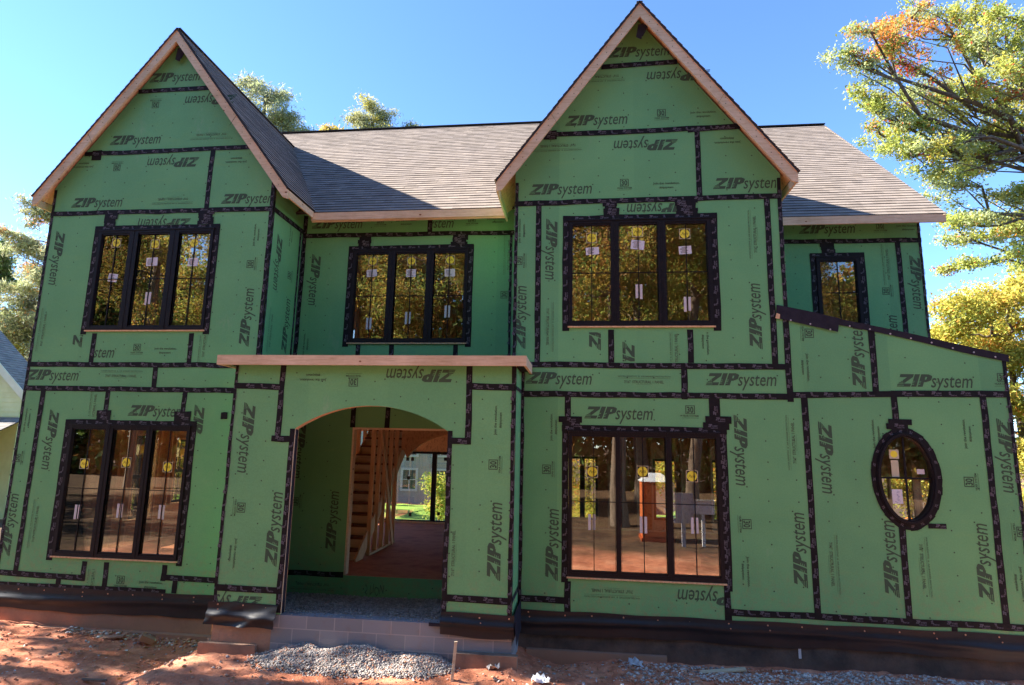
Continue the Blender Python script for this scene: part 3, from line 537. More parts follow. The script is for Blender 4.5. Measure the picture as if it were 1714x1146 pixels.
# ---- roofs
def courses(mb, O, U, V, vlen, u0, u1, m='shingle', exp=.14):
    O, U, V = Vector(O), Vector(U), Vector(V); Nn = U.cross(V).normalized()
    if Nn.z < 0: Nn = -Nn
    n = int(vlen/exp)
    for i in range(n+1):
        v0, v1 = i*exp, min((i+1)*exp+.02, vlen)
        if v1 <= v0: break
        a0, b0, a1_, b1 = u0(v0), u1(v0), u0(v1), u1(v1)
        if b0-a0 < .01: continue
        k = max(1, int((b0-a0)/.6)); lift = .014
        for j in range(k):
            s0, s1 = j/k, (j+1)/k; up = lift+random.uniform(-.0015, .0035)
            A_, B_ = O+U*(a0+(b0-a0)*s0)+V*v0+Nn*up, O+U*(a0+(b0-a0)*s1)+V*v0+Nn*up
            C_, D_ = O+U*(a1_+(b1-a1_)*s1)+V*v1+Nn*.002, O+U*(a1_+(b1-a1_)*s0)+V*v1+Nn*.002
            uvq = [(a0+(b0-a0)*s0, v0+.002), (a0+(b0-a0)*s1, v0+.002), (a1_+(b1-a1_)*s1, v1-.022), (a1_+(b1-a1_)*s0, v1-.022)]
            mb.poly([A_, B_, C_, D_], m, uvq)
            mb.poly([A_-Nn*up, B_-Nn*up, B_, A_], 'drip_edge', uvq)
ang = math.atan(.924); cv, sv = math.cos(ang), math.sin(ang)
mb = MB('shingle', 'drip_edge', 'osb')
def deck(mb, quad, th=.03):
    q = [Vector(p) for p in quad]; nn = (q[1]-q[0]).cross(q[2]-q[0]).normalized(); nn = nn if nn.z > 0 else -nn
    t_ = [p-nn*.001 for p in q]; b = [p-nn*th for p in q]
    mb.poly(t_, 'drip_edge'); mb.poly(list(reversed(b)), 'osb')
    for i in range(4): mb.poly([t_[i], b[i], b[(i+1) % 4], t_[(i+1) % 4]], 'drip_edge')
LM = (5.82-1.09)/cv; LR = (6.79-1.92)/cv
courses(mb, (0, 1.09-.02, 7.33-.02), (1, 0, 0), (0, cv, sv), LM, lambda v: -9.95, lambda v: 2.0)
deck(mb, [(-9.95, 1.07, 7.31), (2, 1.07, 7.31), (2, 5.82, 11.70), (-9.95, 5.82, 11.70)])
courses(mb, (0, 1.92-.02, 7.34-.02), (1, 0, 0), (0, cv, sv), LR, lambda v: 2.0, lambda v: 6.64)
deck(mb, [(2, 1.9, 7.32), (6.64, 1.9, 7.32), (6.64, 6.79, 11.84), (2, 6.79, 11.84)])
deck(mb, [(-9.95, 5.82, 11.70), (2, 5.82, 11.70), (2, 10.6, 7.3), (-9.95, 10.6, 7.3)]); deck(mb, [(2, 6.79, 11.84), (6.64, 6.79, 11.84), (6.64, 11.6, 7.3), (2, 11.6, 7.3)])
mb.bar((-9.95, 5.82, 11.71), (2.0, 5.82, 11.71), .16, .02, 'drip_edge'); mb.bar((2.0, 6.79, 11.85), (6.64, 6.79, 11.85), .16, .02, 'drip_edge')
roof = part(mb.build('main_roof'))
mb = MB('lumber'); mb.box(-5.16, -1.36, 1.065, 1.10, 7.155, 7.305); mb.box(-5.16, -1.36, 1.10, 1.13, 7.13, 7.16); mb.build('fascia', roof)
mb = MB('lumber'); mb.box(3.2, 6.62, 1.895, 1.93, 7.165, 7.318); mb.build('fascia', roof)
mb = MB('lumber'); mb.bar((6.60, 1.93, 7.24), (6.60, 6.79, 11.74), .035, .16); mb.build('rake_board', roof)
def gable(g, name_label, back_eave):
    cx, za, hw, F_ = g; L_ = hw*math.sqrt(1+SL*SL); cu, su = 1/math.sqrt(1+SL*SL), SL/math.sqrt(1+SL*SL); ze = za-SL*hw
    mb = MB('shingle', 'drip_edge', 'osb'); vy = lambda v: 1.09+(ze+su*v-7.33)/.924+.05
    for s_ in (1, -1):
        courses(mb, (cx+s_*(hw+.012), F_-.02, ze-.016), (0, 1, 0), (-s_*cu, 0, su), L_+.02, lambda v: 0, lambda v: vy(v)-F_)
        deck(mb, [(cx+s_*hw, F_-.015, ze), (cx+s_*hw, vy(0), ze), (cx, vy(L_), za), (cx, F_-.015, za)])
    mb.bar((cx, F_+.01, za+.002), (cx, vy(L_), za+.002), .10, .022, 'drip_edge')
    o = part(mb.build('gable_roof'), name_label)
    for s_ in (1, -1):
        q = MB('lumber'); e = .028; X = lambda d: cx+s_*d
        q.prism([(X(0.0), za-.045), (X(hw-.01), ze-.032), (X(hw-.01), ze-.19), (X(hw-.10), ze-.16), (X(0.0), za-.045-.235)], F_, F_+.038, 'lumber')
        for i in range(int(hw/.2)):
            d_ = .12+i*.2+random.uniform(-.04, .04)
            for k_ in (.085, .19): q.prism(ell(X(d_), za-k_-SL*d_, .008, .008, 6), F_-.002, F_+.001, 'ink')
        d_ = hw*(.62 if s_ < 0 else .55); q.bar((X(d_), F_-.001, za-.05-SL*d_), (X(d_)-s_*.11, F_-.001, za-.05-SL*d_-.19), .003, .006, 'ink', (0, 1, 0))
        q.build('rake_board', o)
        q = MB('lumber_v'); q.prism([(X(.02), za-.09), (X(hw-.05), ze-.06), (X(hw-.05), ze-.16), (X(.02), za-.28)], F_+.04, F_+.075, 'lumber_v'); 
        q.box(min(X(hw-.03), X(hw)), max(X(hw-.03), X(hw)), F_+.04, back_eave[(s_+1)//2], ze-.16, ze-.035, 'lumber'); q.build('sub_fascia', o)
    q = MB('flashing')
    for k in range(3): a = cx-.02+.05*k; q.poly([(a, F_+.09+.02*k, za-.36), (a+.09, F_+.1, za-.34), (a+.05-.02*k, F_+.12, za-.62+.06*k), (a-.04, F_+.11, za-.58)], 'flashing')
    q.build('loose_flap', o, ) ; return o
gable(GA, 'steep shingled roof of the left gable', (5, 1.09)); gable(GD, 'steep shingled roof of the taller right gable', (1.09, 1.9))
# porch: flat roof, beam, arch soffit, membrane
mb = MB('flashing'); mb.box(-5.42, -.79, -.97, -.01, 4.125, 4.215); mb.box(-5.09, -1.11, -.01, 1.44, 4.125, 4.215); mb.build('porch_roof').parent = house
bpy.data.objects['porch_roof'].matrix_parent_inverse = house_inv
mb = MB('lumber'); mb.box(-5.44, -.775, -1.01, -.972, 4.09, 4.235); mb.box(-.813, -.775, -.971, -.02, 4.09, 4.23); mb.box(-5.44, -5.402, -.971, .2, 4.09, 4.23); part(mb.build('porch_beam'), 'pale timber board along the flat porch roof')
mb = MB('osb')
pts = [(-4.2, .58), (-4.2, 3.15)]+arch+[(-1.9, 3.15), (-1.9, .58)]
for i in range(len(pts)-1):
    (a, b), (c, d) = pts[i], pts[i+1]; mb.poly([(a, YC+.0135, b), (c, YC+.0135, d), (c, YC+.034, d), (a, YC+.034, b)], 'lumber' if i in (0, len(pts)-2) else 'osb'); mb.poly([(a, YC+.034, b), (c, YC+.034, d), (c, YC+.12, d), (a, YC+.12, b)], 'flashing' if i in (0, len(pts)-2) else 'lumber_v')
mb.prism(outl['C'], YC+.121, YC+.13, 'osb'); part(mb.build('arch_lining'), 'timber lining of the arched porch opening')
# shed wing top
mb = MB('flashing'); mb.prism([(3.135, 5.125), (6.13, 4.41), (6.13, 4.36), (3.135, 5.06)], .014, 2.29, 'flashing'); part(mb.build('shed_roof'))
mb = MB('flashing')
top = lambda x: 5.16-.2390*(x-3.03)+.006*math.sin(3*x); n = 24
for i in range(n):
    x0_, x1_ = 3.6+(6.14-3.6)*i/n, 3.6+(6.14-3.6)*(i+1)/n; lw = lambda x: .10+.009*math.sin(2.3*x+1)
    mb.poly([(x0_, -.012, top(x0_)-lw(x0_)), (x1_, -.012, top(x1_)-lw(x1_)), (x1_, -.014, top(x1_)), (x0_, -.014, top(x0_))], 'flashing')
mb.poly([(2.94, -.022, 4.975), (3.82, -.024, 4.755), (3.86, -.026, 4.965), (3.4, -.02, 5.085), (2.96, -.02, 5.18)], 'flashing')
mb.poly([(2.96, -.02, 5.18), (3.4, -.02, 5.085), (3.86, -.026, 4.965), (3.85, .1, 4.985), (2.98, .1, 5.19)], 'flashing'); mb.poly([(3.6, -.013, top(3.6)), (6.14, -.013, top(6.14)), (6.14, .2, top(6.14)+.0), (3.6, .2, top(3.6))], 'flashing')
mb.prism([(2.93, 4.97), (2.99, 4.96), (3.0, 5.03), (2.95, 5.05)], -.03, -.023, 'lumber_v')
for i in range(11):
    x = 3.15+i*.28; z = top(x)-(.075 if x > 3.8 else .19)+random.uniform(-.01, .01); mb.prism(ell(x, z, .013, .013, 8), -.032, -.028, 'nail_cap')
part(mb.build('roof_edge_flashing'), 'black membrane strip nailed along the sloping wall top')

# ---- framing and rooms
def stud_wall(y, x0, x1, z0, z1, skip):
    mb = MB('lumber_v'); x = x0
    while x < x1:
        if not any(a < x < b for a, b in skip): mb.box(x-.019, x+.019, y, y+.14, z0, z1, 'lumber_v')
        x += .406
    mb.box(x0-.05, x1, y+.001, y+.139, z1-.001, z1+.06); mb.box(x0-.05, x1, y+.001, y+.139, z0-.02, z0+.02); part(mb.build('wall_framing'))
stud_wall(YA+.1, -9.8, -5.6, .7, 3.8, [(-8.9, -6.55)]); stud_wall(8.25, -9.8, 6.0, .7, 3.8, [(-9.5, -6.3), (-5.9, -3.0), (-.62, .45), (2.02, 2.68), (3.6, 5.3)])
stud_wall(8.25, -9.8, 6.0, 4.2, 7.0, [(-8, -6.4), (-3.6, -2), (1.2, 2.6)])
for X0_, X1_, z0_, z1_, sk in ((-9.856, -9.72, .7, 3.85, ((2.95, 3.62), (4.3, 5.0), (5.5, 7.9))), (-9.856, -9.72, 4.2, 7.0, ((3.6, 4.6),)), (5.95, 6.086, .7, 3.85, ((1.3, 2.5), (2.8, 4.3), (4.8, 7.9)))):
    mb = MB('lumber_v'); mb.box(X0_+.001, X1_-.001, .4, 8.2, z1_-.05, z1_+.03); mb.box(X0_+.001, X1_-.001, .4, 8.2, z0_-.02, z0_+.02)
    for y in np.arange(.5, 8.2, .406):
        if not any(a < y < b for a, b in sk): mb.box(X0_, X1_, y-.019, y+.019, z0_, z1_)
    part(mb.build('wall_framing'))
for a, b, c, d in LW+UW:      # window bucks in the left wall
    mb = MB('lumber_v')
    for u_ in (a-.04, b): mb.box(-9.856, -9.7, u_, u_+.04, c-.04, d+.04)
    for v_ in (c-.04, d): mb.box(-9.856, -9.7, a, b, v_, v_+.04)
    part(mb.build('window_buck'))
for x0_, x1_, z_ in ((-8.85, -6.6, 1.0), (-8.85, -6.6, 3.19+.04), (-.2, 2.05, 1.09), (-.2, 2.05, 3.26), (-8.81, -6.56, 4.86), (-.2, 2.03, 4.86), (-4.42, -2.15, 4.84)):
    y = YA if x0_ < -6 else (YB if x0_ < -4 else YD); mb = MB('lumber_v'); mb.box(x0_-.04, x1_+.04, y+.095, y+.24, z_-.04, z_); part(mb.build('window_buck'))
mb = MB('lumber_v', 'osb')      # partitions: a room wall between the front-left room and the hall, the stair wall, cross walls
def part_x(X, y0, y1, z0, z1, sp=.406, sheet=None):
    y = y0
    while y < y1: mb.box(X-.045, X+.045, y-.019, y+.019, z0, z1, 'lumber_v'); y += sp
    mb.box(X-.045, X+.045, y0, y1, z1-.08, z1, 'lumber_v'); mb.box(X-.045, X+.045, y0, y1, z0, z0+.04, 'lumber_v')
    if sheet: mb.box(X+.046*sheet, X+.058*sheet, y0, y1, z0, z1, 'osb')
def part_y(Y, x0, x1, z0, z1, sp=.406, sheet=None, mw=.019):
    x = x0
    while x < x1: mb.box(x-mw, x+mw, Y-.045, Y+.045, z0, z1, 'lumber_v'); x += sp
    mb.box(x0, x1, Y-.045, Y+.045, z1-.08, z1, 'lumber_v')
    if sheet: mb.box(x0, x1, Y+.046*sheet, Y+.058*sheet, z0, z1, 'osb')
part_x(-5.45, 1.4, 6.4, .7, 3.9); part_y(6.4, -9.7, -5.45, .7, 3.9)
part_x(-4.34, 3.0, 4.7, .7, 3.72, .40)
part_x(-.98, 1.4, 4.6, .7, 3.9); mb.prism([(-4.3, 2.78), (-4.25, 2.82)]+[(-2.95+1.35*math.sin(t_), 2.15+1.05*math.cos(t_)) for t_ in np.linspace(-1.1, 1.1, 17)]+[(-1.62, 2.5), (-1.0, 2.5), (-1.0, 3.88), (-4.3, 3.88)], 4.85, 4.98, 'osb', 'lumber_v')
part_y(3.4, 1.9, 6.0, .7, 3.9); part_x(2.9, 0.2, 3.0, 2.6, 3.9, .4, sheet=1)
part_y(3.1, -9.7, -5.6, 4.2, 7.1, .406, sheet=1); part_y(4.3, -5.4, -1.2, 4.2, 7.1, .406, sheet=1); part_y(3.3, -1.0, 3.0, 4.2, 7.1, .406, sheet=1); part_y(4.6, 3.2, 6.3, 4.2, 7.1, .3)
part(mb.build('partition_framing'))
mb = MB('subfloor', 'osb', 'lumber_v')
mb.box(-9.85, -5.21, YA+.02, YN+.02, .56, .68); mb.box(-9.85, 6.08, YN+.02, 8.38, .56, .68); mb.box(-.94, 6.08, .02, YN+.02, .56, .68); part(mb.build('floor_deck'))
mb = MB('osb', 'lumber_v'); mb.box(-9.85, -5.5, YA+.02, 8.38, 4.12, 4.15); mb.box(-5.5, -1.1, 1.47, 8.38, 4.12, 4.15); mb.box(-1.08, 6.08, .02, 8.38, 4.12, 4.15)
for x in np.arange(-9.7, 6.0, .406):
    y0_ = YA+.02 if x < -5.5 else (1.5 if x < -1.1 else .03)
    if not -5.4 < x < -4.2: mb.box(x-.019, x+.019, y0_, 8.36, 3.88, 4.119, 'lumber_v')
part(mb.build('upper_floor'))
mb = MB('osb', 'lumber_v'); mb.box(-9.85, 3.1, 1.5, 8.38, 7.22, 7.24); mb.box(3.1, 6.36, 2.35, 8.38, 7.22, 7.24); mb.box(-9.85, -5.5, .3, 1.49, 7.22, 7.24); mb.box(-1.08, 3.1, .03, 1.49, 7.22, 7.24)
for y in np.arange(1.6, 8.3, .406): mb.box(-9.8, 3.1 if y < 2.4 else 6.0, y-.019, y+.019, 7.03, 7.219, 'lumber_v')
for y in np.arange(.4, 1.5, .406): mb.box(-9.8, -5.5, y-.019, y+.019, 7.03, 7.219, 'lumber_v'); mb.box(-1.08, 3.1, y-.019, y+.019, 7.03, 7.219, 'lumber_v')
part(mb.build('ceiling_joists'))
# staircase climbing away behind the porch
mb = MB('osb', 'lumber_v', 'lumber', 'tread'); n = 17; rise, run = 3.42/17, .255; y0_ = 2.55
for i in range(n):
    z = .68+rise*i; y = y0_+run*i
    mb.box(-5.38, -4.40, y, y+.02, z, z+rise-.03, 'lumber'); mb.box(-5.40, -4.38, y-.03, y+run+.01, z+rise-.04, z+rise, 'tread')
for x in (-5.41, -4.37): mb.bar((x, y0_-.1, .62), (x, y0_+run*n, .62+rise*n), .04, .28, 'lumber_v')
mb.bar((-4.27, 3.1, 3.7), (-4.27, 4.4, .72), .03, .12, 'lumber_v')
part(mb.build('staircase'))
# rear glazed doors and windows
def rear(x0, x1, z0, z1, mull, name='rear_window'):
    mb = MB('black_frame'); mb.prism([rect(x0, x1, z0, z1), rect(x0+.06, x1-.06, z0+.06, z1-.06)], 8.37, 8.46)
    for m_ in mull: mb.box(m_-.07, m_+.07, 8.375, 8.455, z0+.03, z1-.03)
    o = part(mb.build(name)); g = MB('glass'); g.box(x0+.05, x1-.05, 8.42, 8.424, z0+.05, z1-.05); g.build('glass_pane', o)
    return o
o = rear(-5.9, -3.0, .69, 2.72, (-4.34, -3.72), 'rear_glass_door')
for x, z in ((-5.15, 2.5), (-5.0, 2.5), (-4.0, 2.52), (-5.1, 1.95), (-4.15, .95), (-5.0, .9)): q = MB('sticker_black'); q.box(x-.045, x+.045, 8.35, 8.352, z-.05, z+.05); q.build('corner_label', o)
rear(-.62, .45, .92, 2.68, (0.02,)); rear(2.02, 2.68, .98, 2.66, (2.47,)); rear(3.6, 5.3, .98, 2.66, (4.4,)); rear(-8, -6.4, 5.2, 6.5, (-7.2,)); rear(-3.6, -2, 5.2, 6.5, (-2.8,)); rear(1.2, 2.6, 5.2, 6.5, (1.9,))
for a, b, c, d in LW+UW:
    mb = MB('black_frame'); mb.box(-9.86, -9.80, a, a+.05, c, d); mb.box(-9.86, -9.80, b-.05, b, c, d); mb.box(-9.86, -9.80, a+.05, b-.05, d-.05, d); mb.box(-9.86, -9.80, a+.05, b-.05, c, c+.05); mb.box(-9.86, -9.80, a+.05, b-.05, (c+d)/2-.04, (c+d)/2+.04)
    mb.box(-9.845, -9.825, (a+b)/2-.012, (a+b)/2+.012, c, d)
    o = part(mb.build('side_window')); g = MB('glass'); g.box(-9.84, -9.836, a+.04, b-.04, c+.04, d-.04); g.build('glass_pane', o)
    if d < 4:
        q = MB('sticker_edge'); ym = (a+b)/2; q.box(-9.80, -9.798, ym-.1, ym+.1, d-.42, d-.2); q.box(-9.797, -9.795, ym-.075, ym+.075, d-.39, d-.23, 'yellow'); q.build('round_sticker', o)

# ---- foundation
mb = MB('stem', 'footing', 'stem_dark')
mb.box(-9.86, -5.22, YA+.003, YA+.3, -.7, .5, 'stem'); mb.box(-.93, 6.09, YD+.003, YD+.3, -.6, .62, 'stem_dark'); mb.box(-9.86, -9.6, YA+.3, 8.4, -.9, .5); mb.box(5.85, 6.09, .3, 8.4, -.6, .62); mb.box(-9.86, 6.09, 8.2, 8.4, -.9, .5)
mb.box(-9.6, -5.2, YA-.10, YA+.0, -.7, -.10, 'footing'); mb.box(-.80, 1.2, -.07, 0, -.6, .075, 'footing')
part(mb.build('foundation_wall'), 'clay-stained concrete stem wall')
mb = MB('block'); y = YC+.01
mb.box(-4.32, -1.86, y, y+.19, -.5, .572); mb.box(-5.2, -4.32, y+.004, y+.19, -.5, .56, 'footing'); mb.box(-1.86, -.93, y+.003, y+.19, -.5, .56); mb.box(-1.12, -.925, y+.19, .0, -.5, .56); mb.box(-5.2, -5.01, y+.19, YA, -.5, .56)
o = part(mb.build('porch_block_wall'), 'grey concrete block wall below the arch')
for q_ in ((-5.35, -4.5, YC-.06, YC+.003, -.6, .17), (-1.68, -.84, YC-.10, YC+.002, -.5, .245)): mb = MB('stem'); mb.box(*q_); mb.build('footing_ledge', o)
# ---- black membrane skirts
def skirt(x0, x1, y, z1, z0, fold, seed, label=None, nl=True):
    r_ = np.random.default_rng(seed); nx, nz = max(8, int((x1-x0)/.035)), 12; V = []; F = []
    ph = r_.uniform(0, 6, 6)
    for j in range(nz+1):
        for i in range(nx+1):
            u_, v_ = i/nx, j/nz; x = x0+(x1-x0)*u_; z = z1+(z0-z1)*v_+(.015*math.sin(x*2.1+ph[0])+.008*math.sin(x*7+ph[1]))*(v_ if v_ > .3 else 0)+.006*math.sin(x*5+ph[3])*(1-v_)
            b = v_*fold*(.5+.35*math.sin(x*1.3+ph[2]+v_*1.6)+.2*math.sin(x*3.9+ph[3]-v_*2.5))+.03*math.exp(-((v_-.5-.12*math.sin(x*.6+ph[4]))/.14)**2)*(1+.5*math.sin(x*.7+ph[5]))
            b += fold*.5*v_*abs(math.sin(x*5+ph[4]+2.6*v_))**5 if fold > .06 else 0; V.append((x, y-.014-max(0, b), z))
    for j in range(nz):
        for i in range(nx): a = j*(nx+1)+i; F.append((a, a+nx+1, a+nx+2, a+1))
    o = np_mesh('membrane_skirt', V, F, np.zeros(len(F)), ['membrane'], None, True); part(o, label)
    q = MB('membrane', 'nail')
    x = x0+.15
    while x < x1-.05:
        zz = z1-.03-random.uniform(0, .03); q.prism(ell(x, zz, .011, .011, 8), y-.024, y-.019, 'nail'); 
        if random.random() < .4: q.prism(ell(x+.02, zz-.06, .010, .010, 8), y-.047, y-.043, 'nail')
        x += random.uniform(.32, .55)
    q.build('washer_nails', o); return o
skirt(-9.88, -5.2, YA, .50, .13, .02, 1); skirt(-5.28, -4.24, YC, .71, .42, .10, 2, 'crumpled black membrane at the left foot of the porch'); skirt(-1.90, -.90, YC, .735, .44, .05, 3); skirt(-.93, 6.12, YD, .60, .285, .05, 4)
mb = MB('flashing'); mb.poly([(-.9, YC-.02, .73), (-.9, -.01, .73), (-.88, -.01, .34), (-.86, YC-.05, .36)]); part(mb.build('membrane_corner')); mb = MB('flashing'); mb.box(-2.06, -1.9, YC-.03, YC-.003, .545, .585); part(mb.build('tape_end'))

# ================================================================== GROUND
from mathutils import noise as mn
gx = [-9.9, -8.5, -7.4, -5.9, -5.4, -4.4, -3, -1.8, -.95, -.4, 1, 5.8, 9]; gzv = [-.08, -.08, -.11, -.20, .03, .05, .05, .06, .10, -.05, -.0, .02, .1]
def ground_z(x, y):
    base = np.interp(x, gx, gzv)
    if y < -1.5: t_ = min(1, (-1.5-y)/7); base = base*(1-t_)-.22*t_
    if y > 9: base -= min(9, (y-9)*.055)
    if y > -.3 and abs(x) < 12: base -= 0
    d_ = math.hypot(x, y); amp = .05 if d_ < 30 else .05+min(.5, (d_-30)*.003)
    h = mn.fractal(Vector((x*.9, y*1.4, 0)), .9, 2.1, 5)*amp*1.1
    if -7 < y < 1.2: h += mn.fractal(Vector((x*6, y*8, 3)), .7, 2.2, 4)*.016+abs(mn.noise(Vector((x*2.2, y*4.0, 9))))*-.05
    m_ = math.exp(-((y+.62)/.34)**2)*(1 if .4 < x < 6.5 else 0)*.04    # little rubble bank against the right wall
    m2 = .10*math.exp(-(((x+7.3)/2.2)**2+((y+1.9)/.8)**2))      # low heap of clay in front of the left wing
    if y > .25 and -9.7 < x < 6: return base-.25
    return base+h*(1.0)+m_+m2
def axis(lo, hi, fine, step, far):
    a = list(np.arange(lo, hi, step)); s_, d_ = hi, step
    while s_ < far: d_ *= 1.16; s_ += d_; a.append(s_)
    s_, d_ = lo, step; b = []
    while s_ > -far: d_ *= 1.16; s_ -= d_; b.append(s_)
    return np.array(sorted(b)+a)
X_, Y_ = axis(-9.5, 7.5, 0, .045, 700), axis(-3.4, .45, 0, .032, 700)
V = [(x, y, ground_z(x, y)) for y in Y_ for x in X_]; nx = len(X_)
ii, jj = np.meshgrid(np.arange(nx-1), np.arange(len(Y_)-1)); a = (jj*nx+ii).ravel(); Fq = np.stack([a, a+1, a+nx+1, a+nx], 1)
gr = np_mesh('ground', V, Fq, np.zeros(len(Fq)), ['clay'], None, True); tag(gr, 'bare red clay ground in front of the house', 'ground', kind='structure')
# back lawn, following the ground a little above it
def sheet(name, x0, x1, y0, y1, m_, step, up=.03):
    xs, ys = np.arange(x0, x1+.01, step), np.arange(y0, y1+.01, step); V = [(x, y, ground_z(x, y)+up+.05*mn.noise(Vector((x, y, 5)))) for y in ys for x in xs]; n_ = len(xs)
    i_, j_ = np.meshgrid(np.arange(n_-1), np.arange(len(ys)-1)); a = (j_*n_+i_).ravel()
    return np_mesh(name, V, np.stack([a, a+1, a+n_+1, a+n_], 1), np.zeros(len(a)), [m_], None, True)
tag(sheet('lawn', -22, 12, 14, 33, 'grass_green', .6, .08), 'bright green lawn behind the house', 'lawn', kind='structure')

# loose stones, one mesh per mass
ICO = np.array([(0, 0, 1), (.9, 0, .35), (.28, .85, .35), (-.72, .53, .35), (-.72, -.53, .35), (.28, -.85, .35), (.5, .5, -.5), (-.5, .4, -.55), (-.1, -.7, -.5)])
IF = [(0, 1, 2), (0, 2, 3), (0, 3, 4), (0, 4, 5), (0, 5, 1), (1, 6, 2), (2, 7, 3), (3, 7, 4), (4, 8, 5), (5, 8, 1), (1, 8, 6), (2, 6, 7), (7, 8, 4), (6, 8, 7)]
def stones(name, P, S, mats, mi, flat=.6):
    P = np.array(P); n_ = len(P); V = np.repeat(ICO[None], n_, 0)*rng.uniform(.7, 1.3, (n_, 9, 1))*rng.uniform(.6, 1.25, (n_, 1, 3))
    V[:, :, 2] *= flat; ang_ = rng.uniform(0, 6.28, n_); ti = rng.uniform(-.7, .7, n_); c, s_ = np.cos(ang_), np.sin(ang_)
    x, y, z = V[..., 0], V[..., 1], V[..., 2]; x, z = x*np.cos(ti)[:, None]-z*np.sin(ti)[:, None], x*np.sin(ti)[:, None]+z*np.cos(ti)[:, None]
    x, y = x*c[:, None]-y*s_[:, None], x*s_[:, None]+y*c[:, None]; V = np.stack([x, y, z], -1)*np.array(S)[:, None, None]+P[:, None, :]
    F = (np.array(IF)[None]+(np.arange(n_)*9)[:, None, None]).reshape(-1, 3)
    return np_mesh(name, V.reshape(-1, 3), F, np.repeat(mi, len(IF)), mats, None, False, 3)
P, S = [], []
for i in range(11000):      # gravel bed inside the porch
    x, y = random.uniform(-5.1, -1.0), random.uniform(YC+.2, YN); z = .545-.10*(y-YC-.2)+.03*mn.noise(Vector((x*1.5, y*2, 0))); P.append((x, y, z+random.uniform(-.01, .012))); S.append(random.uniform(.011, .022))
for i in range(150): P.append((random.uniform(-4.2, -1.95), YC+random.uniform(.03, .2), .58)); S.append(random.uniform(.008, .016))
tag(stones('porch_gravel', P, S, ['gravel'], np.zeros(len(P), int)), 'grey gravel filling the porch behind the block wall', 'gravel', kind='stuff')
mb = MB('gravel'); nn_ = 30
for i in range(nn_):
    for j in range(16):
        q = [(-5.18+4.22*(i+a)/nn_, YC+.2+(YN-YC-.2)*(j+b)/16) for a, b in ((0, 0), (1, 0), (1, 1), (0, 1))]; mb.poly([(x, y, .530-.10*(y-YC-.2)+.03*mn.noise(Vector((x*1.5, y*2, 0)))) for x, y in q])
tag(mb.build('gravel_bed'), 'grey gravel bed under the loose porch gravel', 'gravel', kind='stuff')
def heap(x, y):
    h = .17*math.exp(-(((x+3.85)/.40)**2+((y+.93)/.30)**2))+.20*math.exp(-(((x+3.05)/.42)**2+((y+.93)/.30)**2))+.14*math.exp(-(((x+2.4)/.42)**2+((y+.95)/.28)**2))+.08*math.exp(-(((x+2.0)/.22)**2+((y+.92)/.2)**2))
    return h
P, S = [], []; k = 0
while k < 15000:
    x, y = random.uniform(-5.1, -1.35), random.uniform(-1.95, YC); h = heap(x, y)
    if h+random.uniform(-.03, .03) < .035: continue
    P.append((x, y, ground_z(x, y)+h+random.uniform(-.012, .012))); S.append(random.uniform(.010, .023)); k += 1
hp = stones('gravel_pile', P, S, ['gravel', 'rubble_red'], (rng.random(len(P)) < .12).astype(int)); tag(hp, 'heap of grey gravel spilled against the block wall below the arch', 'gravel pile', kind='stuff')
mb = MB('gravel'); xs, ys = np.linspace(-5.2, -1.3, 80), np.linspace(-2, YC, 24)
for i in range(79):
    for j in range(23): mb.poly([(x, y, ground_z(x, y)+heap(x, y)-.025) for x, y in ((xs[i], ys[j]), (xs[i+1], ys[j]), (xs[i+1], ys[j+1]), (xs[i], ys[j+1]))])
tag(mb.build('gravel_heap_core', None, True), 'packed core of the grey gravel heap', 'gravel', kind='stuff')
P, S, mi = [], [], []
for i in range(22000):
    x = random.uniform(-.6, 6.6); y = -.12-abs(random.gauss(0, .75))
    dens = min(1, max(.05, (x-.1)/1.6))*(1 if mn.noise(Vector((x*1.3, y*2, 4))) > -.25 else .25)
    if y < -3.2 or random.random() > dens: continue
    s_ = random.choice([.007, .010, .013, .018, .026]) ; P.append((x, y, ground_z(x, y)+s_*.25)); S.append(s_*random.uniform(.8, 1.3))
    g_ = mn.noise(Vector((x*.8+7, y*1.6, 2))); mi.append(random.choices([0, 1, 2], [.35 if g_ > 0 else .10, .40, .38])[0])
for i in range(3600):
    x, y = random.uniform(-9.8, 0), random.uniform(-3.3, .1)
    if -5.2 < x < -1 and y > -1: continue
    s_ = random.choice([.006, .008, .011, .016, .03])*random.uniform(.7, 1.2); P.append((x, y, ground_z(x, y)+s_*.2)); S.append(s_); mi.append(random.choices([0, 1, 2], [.06, .90, .04])[0])
for i in range(500):     # crumbled clods along the foot of the left stem wall
    x = random.uniform(-8.2, -5.1); y = YA-.1-abs(random.gauss(0, .16)); s_ = random.uniform(.012, .045); P.append((x, y, ground_z(x, y)+s_*.3)); S.append(s_); mi.append(random.choices([0, 1, 2], [.1, .8, .1])[0])
tag(stones('rubble', P, S, ['gravel', 'rubble_red', 'rubble_pale'], np.array(mi), .55), 'crumbled clay, stone chips and gravel strewn over the red ground', 'rubble', kind='stuff')
